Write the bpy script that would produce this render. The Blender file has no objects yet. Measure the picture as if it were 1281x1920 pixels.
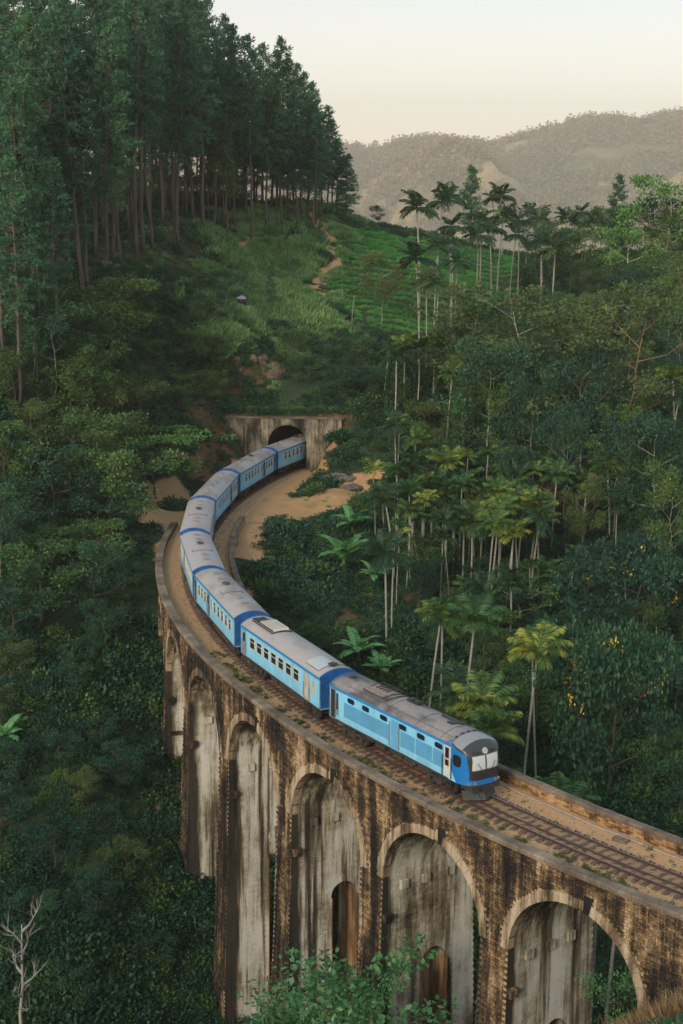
import bpy, math, random
import numpy as np
from mathutils import Matrix, Vector, Euler
R_ = math.radians
rng = np.random.default_rng(7)
random.seed(7)
SC = bpy.context.scene
COL = SC.collection
PI = math.pi

# ------------------------------------------------------------------ camera, world, sun, exposure
F_PX, PITCH, CAMZ, ROLL = 2857.84, R_(11.792), 34.09, R_(0.587)
cam = bpy.data.cameras.new('camera'); camo = bpy.data.objects.new('camera', cam); COL.objects.link(camo)
camo.matrix_world = Matrix.Translation((0, 0, CAMZ)) @ Matrix.Rotation(R_(90) - PITCH, 4, 'X') @ Matrix.Rotation(ROLL, 4, 'Z')
cam.sensor_fit = 'HORIZONTAL'; cam.sensor_width = 36; cam.lens = F_PX / 1281 * 36
cam.clip_start = 1; cam.clip_end = 60000
SC.camera = camo

world = bpy.data.worlds.new('World'); SC.world = world; world.use_nodes = True
wn = world.node_tree; wn.nodes.clear()
sky = wn.nodes.new('ShaderNodeTexSky'); sky.sky_type = 'NISHITA'; sky.sun_disc = False
SUN_EL, SUN_AZ = R_(15), R_(208)          # azimuth clockwise from +Y
sky.sun_elevation = SUN_EL; sky.sun_rotation = SUN_AZ
sky.air_density = 1.0; sky.dust_density = 3.5; sky.ozone_density = 1.2; sky.altitude = 900
bgs = wn.nodes.new('ShaderNodeBackground'); bgs.inputs['Strength'].default_value = 0.10
bgc = wn.nodes.new('ShaderNodeBackground'); bgc.inputs['Color'].default_value = (1.0, 0.865, 0.735, 1)

_tc = wn.nodes.new('ShaderNodeTexCoord'); _sx = wn.nodes.new('ShaderNodeSeparateXYZ'); _mr = wn.nodes.new('ShaderNodeMapRange')
wn.links.new(_tc.outputs['Generated'], _sx.inputs[0]); wn.links.new(_sx.outputs[2], _mr.inputs[0])
_mr.inputs[1].default_value = 0.0; _mr.inputs[2].default_value = 0.9; _mr.inputs[2].default_value = 0.12; _mr.inputs[3].default_value = 0.90; _mr.inputs[4].default_value = 0.50   # thin bright cloud veil over the blue
wn.links.new(_mr.outputs[0], bgc.inputs['Strength'])
_cr = wn.nodes.new('ShaderNodeValToRGB'); wn.links.new(_sx.outputs[2], _cr.inputs[0]); _e = _cr.color_ramp.elements
_e[0].position = 0.0; _e[0].color = (1.0, 0.82, 0.65, 1); _e[1].position = 0.55; _e[1].color = (0.66, 0.86, 1.0, 1)
_e = _cr.color_ramp.elements.new(0.16); _e.color = (1.0, 0.80, 0.655, 1)
wn.links.new(_cr.outputs[0], bgc.inputs['Color'])
add = wn.nodes.new('ShaderNodeAddShader'); wo = wn.nodes.new('ShaderNodeOutputWorld')
wn.links.new(sky.outputs[0], bgs.inputs[0]); wn.links.new(bgs.outputs[0], add.inputs[0]); wn.links.new(bgc.outputs[0], add.inputs[1])
wn.links.new(add.outputs[0], wo.inputs[0])

sl = bpy.data.lights.new('sun', 'SUN'); sl.energy = 2.0; sl.angle = R_(16); sl.color = (1.0, 0.87, 0.70)
so = bpy.data.objects.new('sun', sl); COL.objects.link(so)
_d = Vector((math.sin(SUN_AZ) * math.cos(SUN_EL + .2), math.cos(SUN_AZ) * math.cos(SUN_EL + .2), math.sin(SUN_EL + .2)))
so.rotation_euler = _d.to_track_quat('Z', 'Y').to_euler()
SC.view_settings.view_transform = 'Standard'; SC.view_settings.look = 'None'
SC.view_settings.exposure = 0.36; SC.view_settings.gamma = 1.0; SC.view_settings.use_curve_mapping = False
try:
    SC.cycles.use_denoising = True
    SC.cycles.max_bounces = 8; SC.cycles.diffuse_bounces = 3; SC.cycles.glossy_bounces = 2; SC.cycles.transmission_bounces = 3
    SC.cycles.volume_bounces = 0; SC.cycles.transparent_max_bounces = 8
except Exception: pass

# ------------------------------------------------------------------ survey helpers: sight lines and the railway curve
W0, H0 = 1281, 1920
def ray(u, v):
    x = (u - W0/2)/F_PX; y = -(v - H0/2)/F_PX
    c, s = math.cos(ROLL), math.sin(ROLL); x, y = c*x - s*y, s*x + c*y
    cp, sp = math.cos(PITCH), math.sin(PITCH)
    return np.array([x, cp + y*sp, -sp + y*cp])
def at(u, v, Y):
    d = ray(u, v); return np.array([0, 0, CAMZ]) + d*(Y/d[1])
XC, YC, RC = 98.17, 150.11, 112.37        # centre and radius of the curve
def P(s, off, z=0.0):
    a = np.asarray(s)/RC; r = RC + np.asarray(off)
    return np.stack(np.broadcast_arrays(XC - r*np.cos(a), YC + r*np.sin(a), z), -1)
def SO(x, y):
    return RC*np.arctan2(y - YC, -(x - XC)), np.hypot(x - XC, y - YC) - RC

# ------------------------------------------------------------------ object helpers
def tag(o, label=None, cat=None, group=None, kind=None):
    if label: o['label'] = label
    if cat: o['category'] = cat
    if group: o['group'] = group
    if kind: o['kind'] = kind
    return o
def empty(name, loc=(0, 0, 0), rz=0.0, label=None, cat=None, group=None, kind=None):
    o = bpy.data.objects.new(name, None); COL.objects.link(o); o.location = loc; o.rotation_euler = (0, 0, rz)
    return tag(o, label, cat, group, kind)
def ob(name, me, parent=None, loc=None, rot=None, scl=None):
    o = bpy.data.objects.new(name, me); COL.objects.link(o)
    if parent is not None: o.parent = parent
    if loc is not None: o.location = loc
    if rot is not None: o.rotation_euler = rot
    if scl is not None: o.scale = scl if hasattr(scl, '__len__') else (scl,)*3
    return o
def mesh(name, v, f, mats=None, mi=None, smooth=False):
    me = bpy.data.meshes.new(name)
    v = np.asarray(v, dtype=np.float32).reshape(-1, 3)
    if isinstance(f, np.ndarray) and f.ndim == 2:
        n, k = f.shape
        me.vertices.add(len(v)); me.vertices.foreach_set('co', v.ravel())
        me.loops.add(n*k); me.loops.foreach_set('vertex_index', f.ravel().astype(np.int32))
        me.polygons.add(n); me.polygons.foreach_set('loop_start', np.arange(0, n*k, k, dtype=np.int32))
        try: me.polygons.foreach_set('loop_total', np.full(n, k, dtype=np.int32))
        except Exception: pass
        me.update(calc_edges=True)
    else:
        me.from_pydata([tuple(map(float, p)) for p in v], [], [tuple(int(i) for i in q) for q in f]); me.update()
    if mats is not None:
        for m in (mats if isinstance(mats, (list, tuple)) else [mats]): me.materials.append(m)
    if mi is not None: me.polygons.foreach_set('material_index', np.asarray(mi, dtype=np.int32))
    me.polygons.foreach_set('use_smooth', np.full(len(me.polygons), bool(smooth)))
    return me
class MB:
    """collects simple solids into one mesh"""
    def __init__(s): s.v = []; s.f = []; s.m = []; s.k = 0
    def add(s, v, f, m=0):
        b = len(s.v); s.v += [tuple(map(float, p)) for p in v]; s.f += [tuple(b + int(i) for i in q) for q in f]; s.m += [m]*len(f); return s
    def box(s, c, d, m=0, rz=0.0, taper=1.0):
        x, y, z = [q/2 for q in d]; V = []
        ca, sa = math.cos(rz), math.sin(rz)
        for k, t in ((-1, 1.0), (1, taper)):
            for i, j in ((-1, -1), (1, -1), (1, 1), (-1, 1)):
                px, py = i*x*t, j*y*t
                V.append((c[0] + ca*px - sa*py, c[1] + sa*px + ca*py, c[2] + k*z))
        return s.add(V, [(3, 2, 1, 0), (4, 5, 6, 7), (0, 1, 5, 4), (1, 2, 6, 5), (2, 3, 7, 6), (3, 0, 4, 7)], m)
    def tube(s, pts, r, n=6, m=0, cap=True):
        pts = [np.array(p, float) for p in pts]; rs = r if hasattr(r, '__len__') else [r]*len(pts); V = []; Fc = []
        for i, p in enumerate(pts):
            t = pts[min(i+1, len(pts)-1)] - pts[max(i-1, 0)]; t = t/(np.linalg.norm(t) + 1e-9)
            a = np.cross(t, (0, 0, 1.0)) if abs(t[2]) < .95 else np.cross(t, (1.0, 0, 0)); a /= np.linalg.norm(a); b = np.cross(t, a)
            for k in range(n):
                g = 2*PI*k/n; V.append(p + rs[i]*(math.cos(g)*a + math.sin(g)*b))
        for i in range(len(pts)-1):
            for k in range(n): Fc.append((i*n + k, i*n + (k+1) % n, (i+1)*n + (k+1) % n, (i+1)*n + k))
        if cap: Fc.append(tuple(range(n))[::-1]); Fc.append(tuple((len(pts)-1)*n + k for k in range(n)))
        return s.add(V, Fc, m)
    def prism(s, poly, axis, a, b, m=0):
        """poly: 2D outline, extruded along axis between a and b (0: (a,p,q) 1: (p,a,q) 2: (p,q,a))"""
        def mk(t, p):
            return [(t, p[0], p[1]), (p[0], t, p[1]), (p[0], p[1], t)][axis]
        n = len(poly); V = [mk(a, p) for p in poly] + [mk(b, p) for p in poly]
        return s.add(V, [tuple(range(n)), tuple(range(2*n-1, n-1, -1))] + [(i, i+n, (i+1) % n + n, (i+1) % n) for i in range(n)], m)
    def mesh(s, name, mats, smooth=False): return mesh(name, s.v, s.f, mats, s.m, smooth)
    def build(s, name, mats, parent=None, smooth=False, **k): return ob(name, s.mesh(name, mats, smooth), parent, **k)

# ------------------------------------------------------------------ material helpers
def nd(nt, typ, ins=None, **props):
    n = nt.nodes.new('ShaderNode' + typ)
    for k, v in props.items(): setattr(n, k, v)
    for k, v in (ins or {}).items():
        if isinstance(v, bpy.types.NodeSocket): nt.links.new(v, n.inputs[k])
        else: n.inputs[k].default_value = v
    return n
def new_mat(name):
    m = bpy.data.materials.new(name); m.use_nodes = True; nt = m.node_tree; nt.nodes.clear()
    return m, nt
def out(nt, sh): o = nt.nodes.new('ShaderNodeOutputMaterial'); nt.links.new(sh, o.inputs[0])
def c4(c): return (c[0], c[1], c[2], 1)
def ramp(nt, fac, stops, interp='LINEAR'):
    r = nt.nodes.new('ShaderNodeValToRGB'); nt.links.new(fac, r.inputs[0]); e = r.color_ramp; e.interpolation = interp
    while len(e.elements) < len(stops): e.elements.new(.5)
    for el, (p, c) in zip(e.elements, stops): el.position = p; el.color = c4(c) if hasattr(c, '__len__') else (c, c, c, 1)
    return r.outputs[0]
def mix(nt, f, a, b, mode='MIX'):
    n = nt.nodes.new('ShaderNodeMix'); n.data_type = 'RGBA'; n.blend_type = mode
    for i, v in ((0, f), (6, a), (7, b)):
        if isinstance(v, bpy.types.NodeSocket): nt.links.new(v, n.inputs[i])
        else: n.inputs[i].default_value = v if i == 0 else c4(v)
    return n.outputs[2]
def mth(nt, op, a, b=0.0, c=None, clamp=False):
    n = nt.nodes.new('ShaderNodeMath'); n.operation = op; n.use_clamp = clamp
    for i, v in enumerate((a, b) if c is None else (a, b, c)):
        if isinstance(v, bpy.types.NodeSocket): nt.links.new(v, n.inputs[i])
        else: n.inputs[i].default_value = v
    return n.outputs[0]
def noise(nt, scale=1.0, detail=5.0, vec=None, scl=(1, 1, 1), rough=.6, coord='pos', loc=(0, 0, 0)):
    if vec is None:
        vec = nd(nt, 'NewGeometry').outputs['Position'] if coord == 'pos' else nd(nt, 'TexCoord').outputs['Object']
    mp = nd(nt, 'Mapping', {'Vector': vec, 'Scale': scl, 'Location': loc})
    return nd(nt, 'TexNoise', {'Vector': mp.outputs[0], 'Scale': scale, 'Detail': detail, 'Roughness': rough}).outputs[0]
def bump(nt, h, st=.3, dist=.05): return nd(nt, 'Bump', {'Height': h, 'Strength': st, 'Distance': dist}).outputs[0]
def simple(name, col, rough=.6, var=.25, nscale=3.0, metal=0.0, dirt=None, coord='obj', bmp=0.0, scl=(1, 1, 1)):
    """a plain paint or surface with uneven tone and grime"""
    m, nt = new_mat(name)
    n1 = noise(nt, nscale, 6, coord=coord, scl=scl)
    a = tuple(max(0, x*(1-var)) for x in col); b = tuple(min(1, x*(1+var)) for x in col)
    c = ramp(nt, n1, [(.3, a), (.7, b)])
    if dirt:
        n2 = noise(nt, nscale*.7, 8, coord=coord, loc=(3, 7, 1), rough=.7, scl=scl)
        c = mix(nt, ramp(nt, n2, [(.5, 0.0), (.72, 1.0)]), c, dirt)
    ins = {'Base Color': c, 'Roughness': rough, 'Metallic': metal}
    if bmp: ins['Normal'] = bump(nt, noise(nt, nscale*6, 4, coord=coord), bmp)
    b = nd(nt, 'BsdfPrincipled', ins); out(nt, b.outputs[0]); return m
def foliage(name, cols, trans=.3, nscale=.25, rough=.55, isl=.45):
    """leaf surface: tone varies by leaf, by plant and in broad patches"""
    m, nt = new_mat(name)
    g = nd(nt, 'NewGeometry'); oi = nd(nt, 'ObjectInfo')
    n1 = noise(nt, nscale, 3, vec=g.outputs['Position'])
    f = mth(nt, 'ADD', mth(nt, 'MULTIPLY', g.outputs['Random Per Island'], isl), mth(nt, 'MULTIPLY', oi.outputs['Random'], .35))
    f = mth(nt, 'ADD', f, mth(nt, 'MULTIPLY', mth(nt, 'SUBTRACT', n1, .42), 1.2), clamp=True)
    k = len(cols); c = ramp(nt, f, [(i/(k-1)*.85 + .05, cc) for i, cc in enumerate(cols)])
    pb = nd(nt, 'BsdfPrincipled', {'Base Color': c, 'Roughness': rough, 'Specular IOR Level': .25})
    tr = nd(nt, 'BsdfTranslucent', {'Color': mix(nt, 1.0, c, (1.0, 1.0, .55), 'MULTIPLY')})
    ms = nd(nt, 'MixShader', {0: trans, 1: pb.outputs[0], 2: tr.outputs[0]})
    out(nt, ms.outputs[0]); return m
def masonry(name, stops, base=.45, isl=.35, streak=.9, bmp=.4, fine=9.0, sc=1.0, edge=False, drip=.0, lime=.0):
    """weathered stone: tone by stone, broad damp patches and long vertical run-off streaks"""
    m, nt = new_mat(name)
    g = nd(nt, 'NewGeometry'); pos = g.outputs['Position']
    st = noise(nt, 1.5*sc, 7, vec=pos, scl=(1, 1, .1), rough=.68)
    pa = noise(nt, .33*sc, 5, vec=pos, scl=(1, 1, .6), rough=.6, loc=(5, 3, 9))
    fi = noise(nt, fine, 5, vec=pos, rough=.7)
    f = mth(nt, 'MULTIPLY', mth(nt, 'SUBTRACT', st, .5), 1.9*streak)
    f = mth(nt, 'ADD', f, mth(nt, 'MULTIPLY', mth(nt, 'SUBTRACT', pa, .5), 2.0))
    f = mth(nt, 'ADD', f, mth(nt, 'MULTIPLY', mth(nt, 'SUBTRACT', g.outputs['Random Per Island'], .5), isl*2))
    f = mth(nt, 'ADD', f, mth(nt, 'MULTIPLY', mth(nt, 'SUBTRACT', fi, .5), .7))
    f = mth(nt, 'ADD', f, base, clamp=True)
    if drip:      # broad black bands of run-off
        dr0 = mth(nt, 'MULTIPLY', mth(nt, 'SUBTRACT', noise(nt, .95, 5, vec=pos, scl=(1, 1, .045), rough=.62, loc=(1, 8, 2)), .50), 8.0, clamp=True)
        fz = mth(nt, 'MULTIPLY', mth(nt, 'SUBTRACT', 1.5, nd(nt, 'SeparateXYZ', {0: pos}).outputs[2]), .16, clamp=True)
        f = mth(nt, 'MULTIPLY', f, mth(nt, 'SUBTRACT', 1.0, mth(nt, 'MULTIPLY', mth(nt, 'MULTIPLY', dr0, fz), drip)))
    if lime:      # thin pale lime runs
        li = mth(nt, 'MULTIPLY', mth(nt, 'SUBTRACT', noise(nt, 4.2, 5, vec=pos, scl=(1, 1, .08), rough=.6, loc=(4, 4, 7)), .60), 9.0, clamp=True)
        f = mth(nt, 'ADD', f, mth(nt, 'MULTIPLY', li, lime), clamp=True)
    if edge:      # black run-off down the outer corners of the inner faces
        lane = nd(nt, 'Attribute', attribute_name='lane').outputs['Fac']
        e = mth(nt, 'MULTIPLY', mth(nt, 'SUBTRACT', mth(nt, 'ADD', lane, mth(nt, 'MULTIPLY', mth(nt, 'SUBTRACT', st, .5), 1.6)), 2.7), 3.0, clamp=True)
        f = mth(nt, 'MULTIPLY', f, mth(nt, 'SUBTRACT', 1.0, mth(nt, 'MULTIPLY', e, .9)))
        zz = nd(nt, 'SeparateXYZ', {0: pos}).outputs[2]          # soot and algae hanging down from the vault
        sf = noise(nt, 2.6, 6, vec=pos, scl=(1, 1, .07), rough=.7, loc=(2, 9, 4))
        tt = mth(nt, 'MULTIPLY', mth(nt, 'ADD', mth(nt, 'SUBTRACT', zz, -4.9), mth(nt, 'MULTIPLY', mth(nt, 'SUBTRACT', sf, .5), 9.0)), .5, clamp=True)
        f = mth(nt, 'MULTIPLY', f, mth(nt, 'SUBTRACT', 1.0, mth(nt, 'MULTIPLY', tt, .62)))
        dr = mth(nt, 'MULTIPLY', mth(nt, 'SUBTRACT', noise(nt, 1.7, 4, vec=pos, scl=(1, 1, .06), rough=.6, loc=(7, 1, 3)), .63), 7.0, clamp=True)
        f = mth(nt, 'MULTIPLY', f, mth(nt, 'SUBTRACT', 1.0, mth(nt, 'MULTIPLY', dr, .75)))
    c = ramp(nt, f, stops)
    b = nd(nt, 'BsdfPrincipled', {'Base Color': c, 'Roughness': .92, 'Specular IOR Level': .2, 'Normal': bump(nt, fi, bmp, .06)})
    out(nt, b.outputs[0]); return m

BLK, DBR, BRN, TAN, PAL = (.010, .009, .009), (.035, .026, .018), (.11, .070, .036), (.30, .20, .105), (.46, .36, .235)
M_brick = masonry('weathered_brick', [(.0, BLK), (.3, DBR), (.52, BRN), (.78, TAN), (1., PAL)], base=.40, isl=.12, drip=.95, lime=.4, streak=1.15)
M_mortar = masonry('pale_mortar', [(.0, (.02, .017, .014)), (.3, (.12, .085, .05)), (.6, (.33, .225, .125)), (1., (.44, .33, .2))], base=.64, isl=.0, drip=.8, lime=.2)
M_pale = masonry('limewashed_stone', [(.0, (.012, .012, .012)), (.22, (.09, .075, .05)), (.45, (.22, .185, .125)), (.7, (.43, .40, .32)), (1., (.58, .56, .50))], base=.72, isl=.06, streak=1.0, edge=True, drip=.9, lime=.35)
M_soffit = masonry('stained_soffit', [(.0, (.03, .034, .034)), (.4, (.11, .12, .105)), (.7, (.24, .24, .20)), (1., (.38, .36, .29))], base=.48, isl=0, streak=.9)
M_ring = masonry('arch_ring_stone', [(.0, (.02, .017, .014)), (.35, (.12, .085, .052)), (.65, (.29, .215, .135)), (1., (.43, .35, .25))], base=.56, isl=.14, streak=1.7, drip=.8, fine=6)
M_dark = masonry('near_black_stone', [(.0, (.006, .006, .007)), (.6, (.02, .018, .018)), (1., (.08, .07, .06))], base=.3, isl=.1)  # near-black stone for the drain gaps and the tunnel lining
M_coping = masonry('coping_stone', [(.0, (.03, .024, .018)), (.35, (.10, .076, .054)), (.7, (.20, .155, .11)), (1., (.31, .25, .185))], base=.48, isl=.2, streak=.3, fine=14)
M_portal = masonry('portal_plaster', [(.0, (.012, .012, .010)), (.35, (.055, .05, .035)), (.6, (.15, .13, .09)), (1., (.32, .28, .20))], base=.46, isl=.1, fine=5, streak=1.0, sc=1.6)
M_rail = simple('rusty_rail_steel', (.085, .045, .03), .55, .35, 6, .3)
M_railtop = simple('worn_rail_head', (.22, .20, .19), .35, .2, 6, .8)
M_sleeper = simple('rusted_steel_sleeper', (.075, .048, .034), .8, .4, 4, dirt=(.20, .13, .075), coord='pos')
M_pipe = simple('pale_pipe', (.30, .28, .25), .6, .2, 5)
# ------------------------------------------------------------------ terrain
AC = [-82.4, -71.85, -61.25, -50.7, -40.15, -29.6, -19.05, -8.5]
RA, ZS = 4.22, -5.85                                                    # intrados radius, springing height
_cp = []
for u, v, Y in [(0,1900,100),(0,1650,108),(0,1430,117),(0,1200,130),(0,1000,144),(0,800,156),(0,600,170),(0,500,185),
    (200,1900,101),(200,1650,109),(200,1430,120),(200,1200,135),(200,1000,151),(200,800,168),(200,650,178),(200,520,192),
    (-200,1900,100),(-200,1400,120),(-200,1000,142),(-200,600,165),
    (350,900,177),(300,935,172),(270,965,168),(390,860,180),(425,800,189),(632,765,192),(530,768,192),(430,765,193),
    (530,700,199),(460,690,197),(460,640,201),(530,640,207),(530,560,222),(500,500,238),(600,420,262),(640,398,272),(560,390,274),(450,395,260),
    (450,480,235),(350,480,222),(260,490,205),(170,590,181),(300,600,194),(300,700,187),(350,780,184),(640,720,196),(640,640,210),
    (450,384,276),(250,372,252),(100,352,232),(330,420,230),
    (660,610,215),(800,622,222),(700,520,240),(800,520,246),(700,432,275),(800,447,281),(900,470,286),(960,500,280),(900,600,235),(1000,560,262),
    (790,700,205),(900,650,226),(1000,700,213),(1281,700,200),(1281,520,240),(1100,500,265),(1000,505,272),(1200,500,255)]:
    _cp.append(at(u, v, Y))
for s, z in [(-100,-3),(-94,-3.5),(-88.6,-6.5),(-82,-15),(-77.1,-21),(-66.5,-27),(-56,-28.5),(-45.4,-25.5),(-34.9,-19),(-24.3,-12.6),(-13.8,-6.5),(-3.2,-2.2),(4,-.4),(15,-.4),(28,-.4),(38,-.3)]:
    for off in ((-4, 4) if s > -90 else (0,)): _cp.append(P(s, off, z + (0 if s > 0 else (.3 if off < 0 else -.3))))
for p in [(0,178,-.5),(5,187,0),(-3,165,-.8),(3,144,-5),(-3,152,-2.6),(5,120,-13),(12,105,-18),(0,130,-9),(-4,138,-4.5),(21,170,-1.5),(37,165,1),(13,145,-5.5),(29,130,-7),
          (18,90,-20),(28,92,-15),(40,75,-7),(60,100,-3),(60,150,3),(80,200,16),(60,60,3),(30,60,-1),(45,120,-7),(14,160,-4),(12,187,2),(24,190,4),
          (0,0,20),(12,50,3.5),(16,58,-.2),(22,58,0),(12,62,-5),(16,64,-3.3),(9,64,-9),(5,66,-14),(0,70,-20),(-10,80,-27),(-30,85,-29),(-30,60,-22),(-60,80,-25),(-15,45,-10),(-50,30,-5),(40,35,9),(-70,110,-8),(-80,150,12),
          (-90,200,34),(-60,230,38),(-100,260,45),(-60,300,32),(0,310,24),(40,320,16),(90,300,14),(120,240,20),(100,120,0),(130,160,12),(100,60,5),(-110,60,-5),(30,350,2),(100,350,4),(-40,350,14),(-110,350,22),(150,330,4)]:
    _cp.append(np.array(p, float))
CP = np.array(_cp)
def _phi(d2): return .5*d2*np.log(d2 + 1e-6)
_X = CP[:, :2]/100.0
_A = _phi(((_X[:, None] - _X[None])**2).sum(-1)) + np.eye(len(_X))*2e-4
_B = np.hstack([np.ones((len(_X), 1)), _X]); _n = len(_X)
_S = np.block([[_A, _B], [_B.T, np.zeros((3, 3))]])
_w = np.linalg.solve(_S, np.concatenate([CP[:, 2], np.zeros(3)]))
def smooth01(t): t = np.clip(t, 0, 1); return t*t*(3 - 2*t)
def terr(x, y):
    x = np.atleast_1d(np.asarray(x, float)); y = np.atleast_1d(np.asarray(y, float)); sh = x.shape
    x = x.ravel(); y = y.ravel(); z = np.empty(len(x))
    for i in range(0, len(x), 20000):
        q = np.stack([x[i:i+20000], y[i:i+20000]], -1)/100.0
        z[i:i+20000] = _phi(((q[:, None] - _X[None])**2).sum(-1)) @ _w[:_n] + _w[_n] + q @ _w[_n+1:]
    rough = .35*np.sin(x*.31 + 1.3*np.sin(y*.17)) * np.cos(y*.27 + np.sin(x*.21)) + .18*np.sin(x*.9 + y*.7)*np.cos(y*.8 - x*.5)
    z = z + rough
    # level bench for the railway between the viaduct and the tunnel
    s, off = SO(x, y)
    wgt = smooth01((s - 0)/4)*(1 - smooth01((np.abs(off + .8) - 4.6)/3.2))*(y < 190.45)
    z = z*(1 - wgt) + (-.42)*wgt
    # ground never stands above the deck beside the viaduct
    nb = (1 - smooth01((np.abs(off) - 3.6)/2.0))*(1 - smooth01((s - 1)/3))*(s > -120)
    z = np.where(nb > 0, z*(1 - nb) + np.minimum(z, -1.2)*nb, z)
    # cut banks either side of the portal
    bank = smooth01((y - 179)/10.5)*(smooth01((-10.4 - x)/4.6)*5.6 + smooth01((x + 3.7)/3.0)*4.9)*(y < 190.45)*(np.abs(x + 7) < 14)
    z = np.where(bank > .01, np.maximum(z, -.42 + bank*(1 + .08*np.sin(x*3 + y*2))), z)
    # hill face over the tunnel
    up = (np.abs(x + 7.2) < 8.5)*smooth01((y - 190.46)/.4)*(y < 200)
    z = np.where(up > 0, np.maximum(z, z*(1-up) + (6.9 + .25*(y-190.5))*up), z)
    return z.reshape(sh)
def tz(x, y): return float(terr([x], [y])[0])
def ground(u, v, y0=52, y1=330):
    Ys = np.arange(y0, y1, .75); d = ray(u, v)
    X = d[0]/d[1]*Ys; Z = CAMZ + d[2]/d[1]*Ys; T = terr(X, Ys)
    s, off = SO(X, Ys)
    k = np.where(T >= Z)[0]
    if len(k) == 0: k = [int(np.argmin(Z - T))]
    i = k[0]; return np.array([X[i], Ys[i], T[i]])
def in_poly(x, y, poly):
    c = np.zeros(x.shape, bool); j = len(poly) - 1
    for i in range(len(poly)):
        xi, yi = poly[i][:2]; xj, yj = poly[j][:2]
        c ^= ((yi > y) != (yj > y)) & (x < (xj - xi)*(y - yi)/((yj - yi) + 1e-12) + xi); j = i
    return c
def dist_line(x, y, pts):
    d = np.full(x.shape, 1e9)
    for a, b in zip(pts[:-1], pts[1:]):
        ax, ay = a[:2]; bx, by = b[:2]; L = (bx-ax)**2 + (by-ay)**2 + 1e-9
        t = np.clip(((x-ax)*(bx-ax) + (y-ay)*(by-ay))/L, 0, 1)
        d = np.minimum(d, np.hypot(x - ax - t*(bx-ax), y - ay - t*(by-ay)))
    return d
def G(lst): return [ground(*q) for q in lst]
PL_clear = G([(585,930),(640,899),(700,890),(722,884),(730,893),(690,906),(705,916),(690,935),(640,952),(590,972),(545,975),(520,955),(500,972),(470,985),(462,1000),(500,930)])
LN_foot = G([(505,965),(490,1010),(474,1035),(480,1052),(508,1066),(505,1085),(478,1110),(470,1135)])
LN_left = G([(345,940),(300,945),(272,962)]) ; LN_left2 = G([(335,975),(305,985)])
LN_tea = G([(590,405),(612,440),(625,500),(592,525),(600,560),(625,590),(662,612)])
LN_hill = G([(540,450),(470,455),(400,470)])
LN_red = [G([(440,815),(410,850),(395,880)]), G([(600,845),(625,805),(640,780)]), G([(420,700),(470,680),(510,690)]), G([(450,670),(500,715)]), G([(395,700),(380,780)]), G([(660,1135),(720,1150),(785,1130)]), G([(0,1290),(60,1270),(110,1300)]),
          G([(300,1480),(330,1500)]), G([(375,885),(400,870)]), G([(700,1180),(650,1150)])]
PG_grass = G([(430,400),(560,385),(645,400),(612,500),(590,540),(640,600),(670,630),(600,670),(520,650),(470,680),(385,640),(330,600),(380,540),(400,470)])
PG_floor = G([(120,600),(180,470),(260,430),(420,420),(400,500),(330,560),(250,580)])
PG_tea = G([(617,428),(700,434),(800,449),(960,486),(985,560),(900,618),(800,628),(700,622),(655,600),(604,532),(634,500)])
def zones(x, y):
    nz = .5*np.sin(x*1.1 + y*.6) + .5*np.sin(x*.45 - y*.9) + .4*np.sin(2.3*x + 1.7*y)
    s, off = SO(x, y)
    xj = x + 2.6*np.sin(y*.55 + x*.3) + 1.3*np.sin(y*1.7) ; yj = y + 2.6*np.sin(x*.6 + .7*np.sin(y*.4)) + 1.2*np.sin(x*1.9)
    soil = in_poly(x, y, PL_clear).astype(float)
    soil = np.maximum(soil, 1 - smooth01((dist_line(x, y, LN_foot) - .45 - .25*nz)/.5))
    for l in (LN_left, LN_left2): soil = np.maximum(soil, 1 - smooth01((dist_line(x, y, l) - 1.6 - .5*nz)/.8))
    soil = np.maximum(soil, .9*(1 - smooth01((dist_line(x, y, LN_tea) - .75 - .6*nz)/.9)))
    soil = np.maximum(soil, .7*(1 - smooth01((dist_line(x, y, LN_hill) - .5 - .3*nz)/.8)))
    soil = np.maximum(soil, (1 - smooth01((np.abs(off + 1.2) - 4.8 - .5*nz)/1.2))*(s > -2)*(y < 189))
    red = np.zeros_like(x)
    for l in LN_red: red = np.maximum(red, 1 - smooth01((dist_line(x, y, l) - .7 - .8*nz)/1.2))
    red = np.maximum(red, (in_poly(x, y, PG_floor))*.35)
    return soil, red, in_poly(xj, yj, PG_grass).astype(float), in_poly(x, y, PG_tea).astype(float), in_poly(x, y, PG_floor).astype(float)

gx = np.arange(-112, 152.1, 1.1); gy = np.concatenate([np.arange(14, 48, 2.), np.arange(48, 215, .95), np.arange(215, 352, 1.3)])
gy = np.sort(np.unique(np.concatenate([gy[(gy < 189.4) | (gy > 191.6)], [189.6, 190.44, 190.95, 191.5]])))
GX, GY = np.meshgrid(gx, gy); GZ = terr(GX, GY)
nx, ny = len(gx), len(gy)
idx = np.arange(nx*ny).reshape(ny, nx)
F = np.stack([idx[:-1, :-1], idx[:-1, 1:], idx[1:, 1:], idx[1:, :-1]], -1).reshape(-1, 4)
cx_ = (GX[:-1, :-1] + GX[1:, 1:]).ravel()/2; cy_ = (GY[:-1, :-1] + GY[1:, 1:]).ravel()/2
F = F[~((np.abs(cx_ + 6.9) < 3.0) & (cy_ > 190.45) & (cy_ < 190.94))]
m, nt = new_mat('hillside_ground')
att = nd(nt, 'Attribute', attribute_name='zones'); sep = nd(nt, 'SeparateColor', {0: att.outputs['Color']})
n1 = noise(nt, .5, 8); n2 = noise(nt, 4, 6, rough=.7); n3 = noise(nt, .12, 4)
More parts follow.
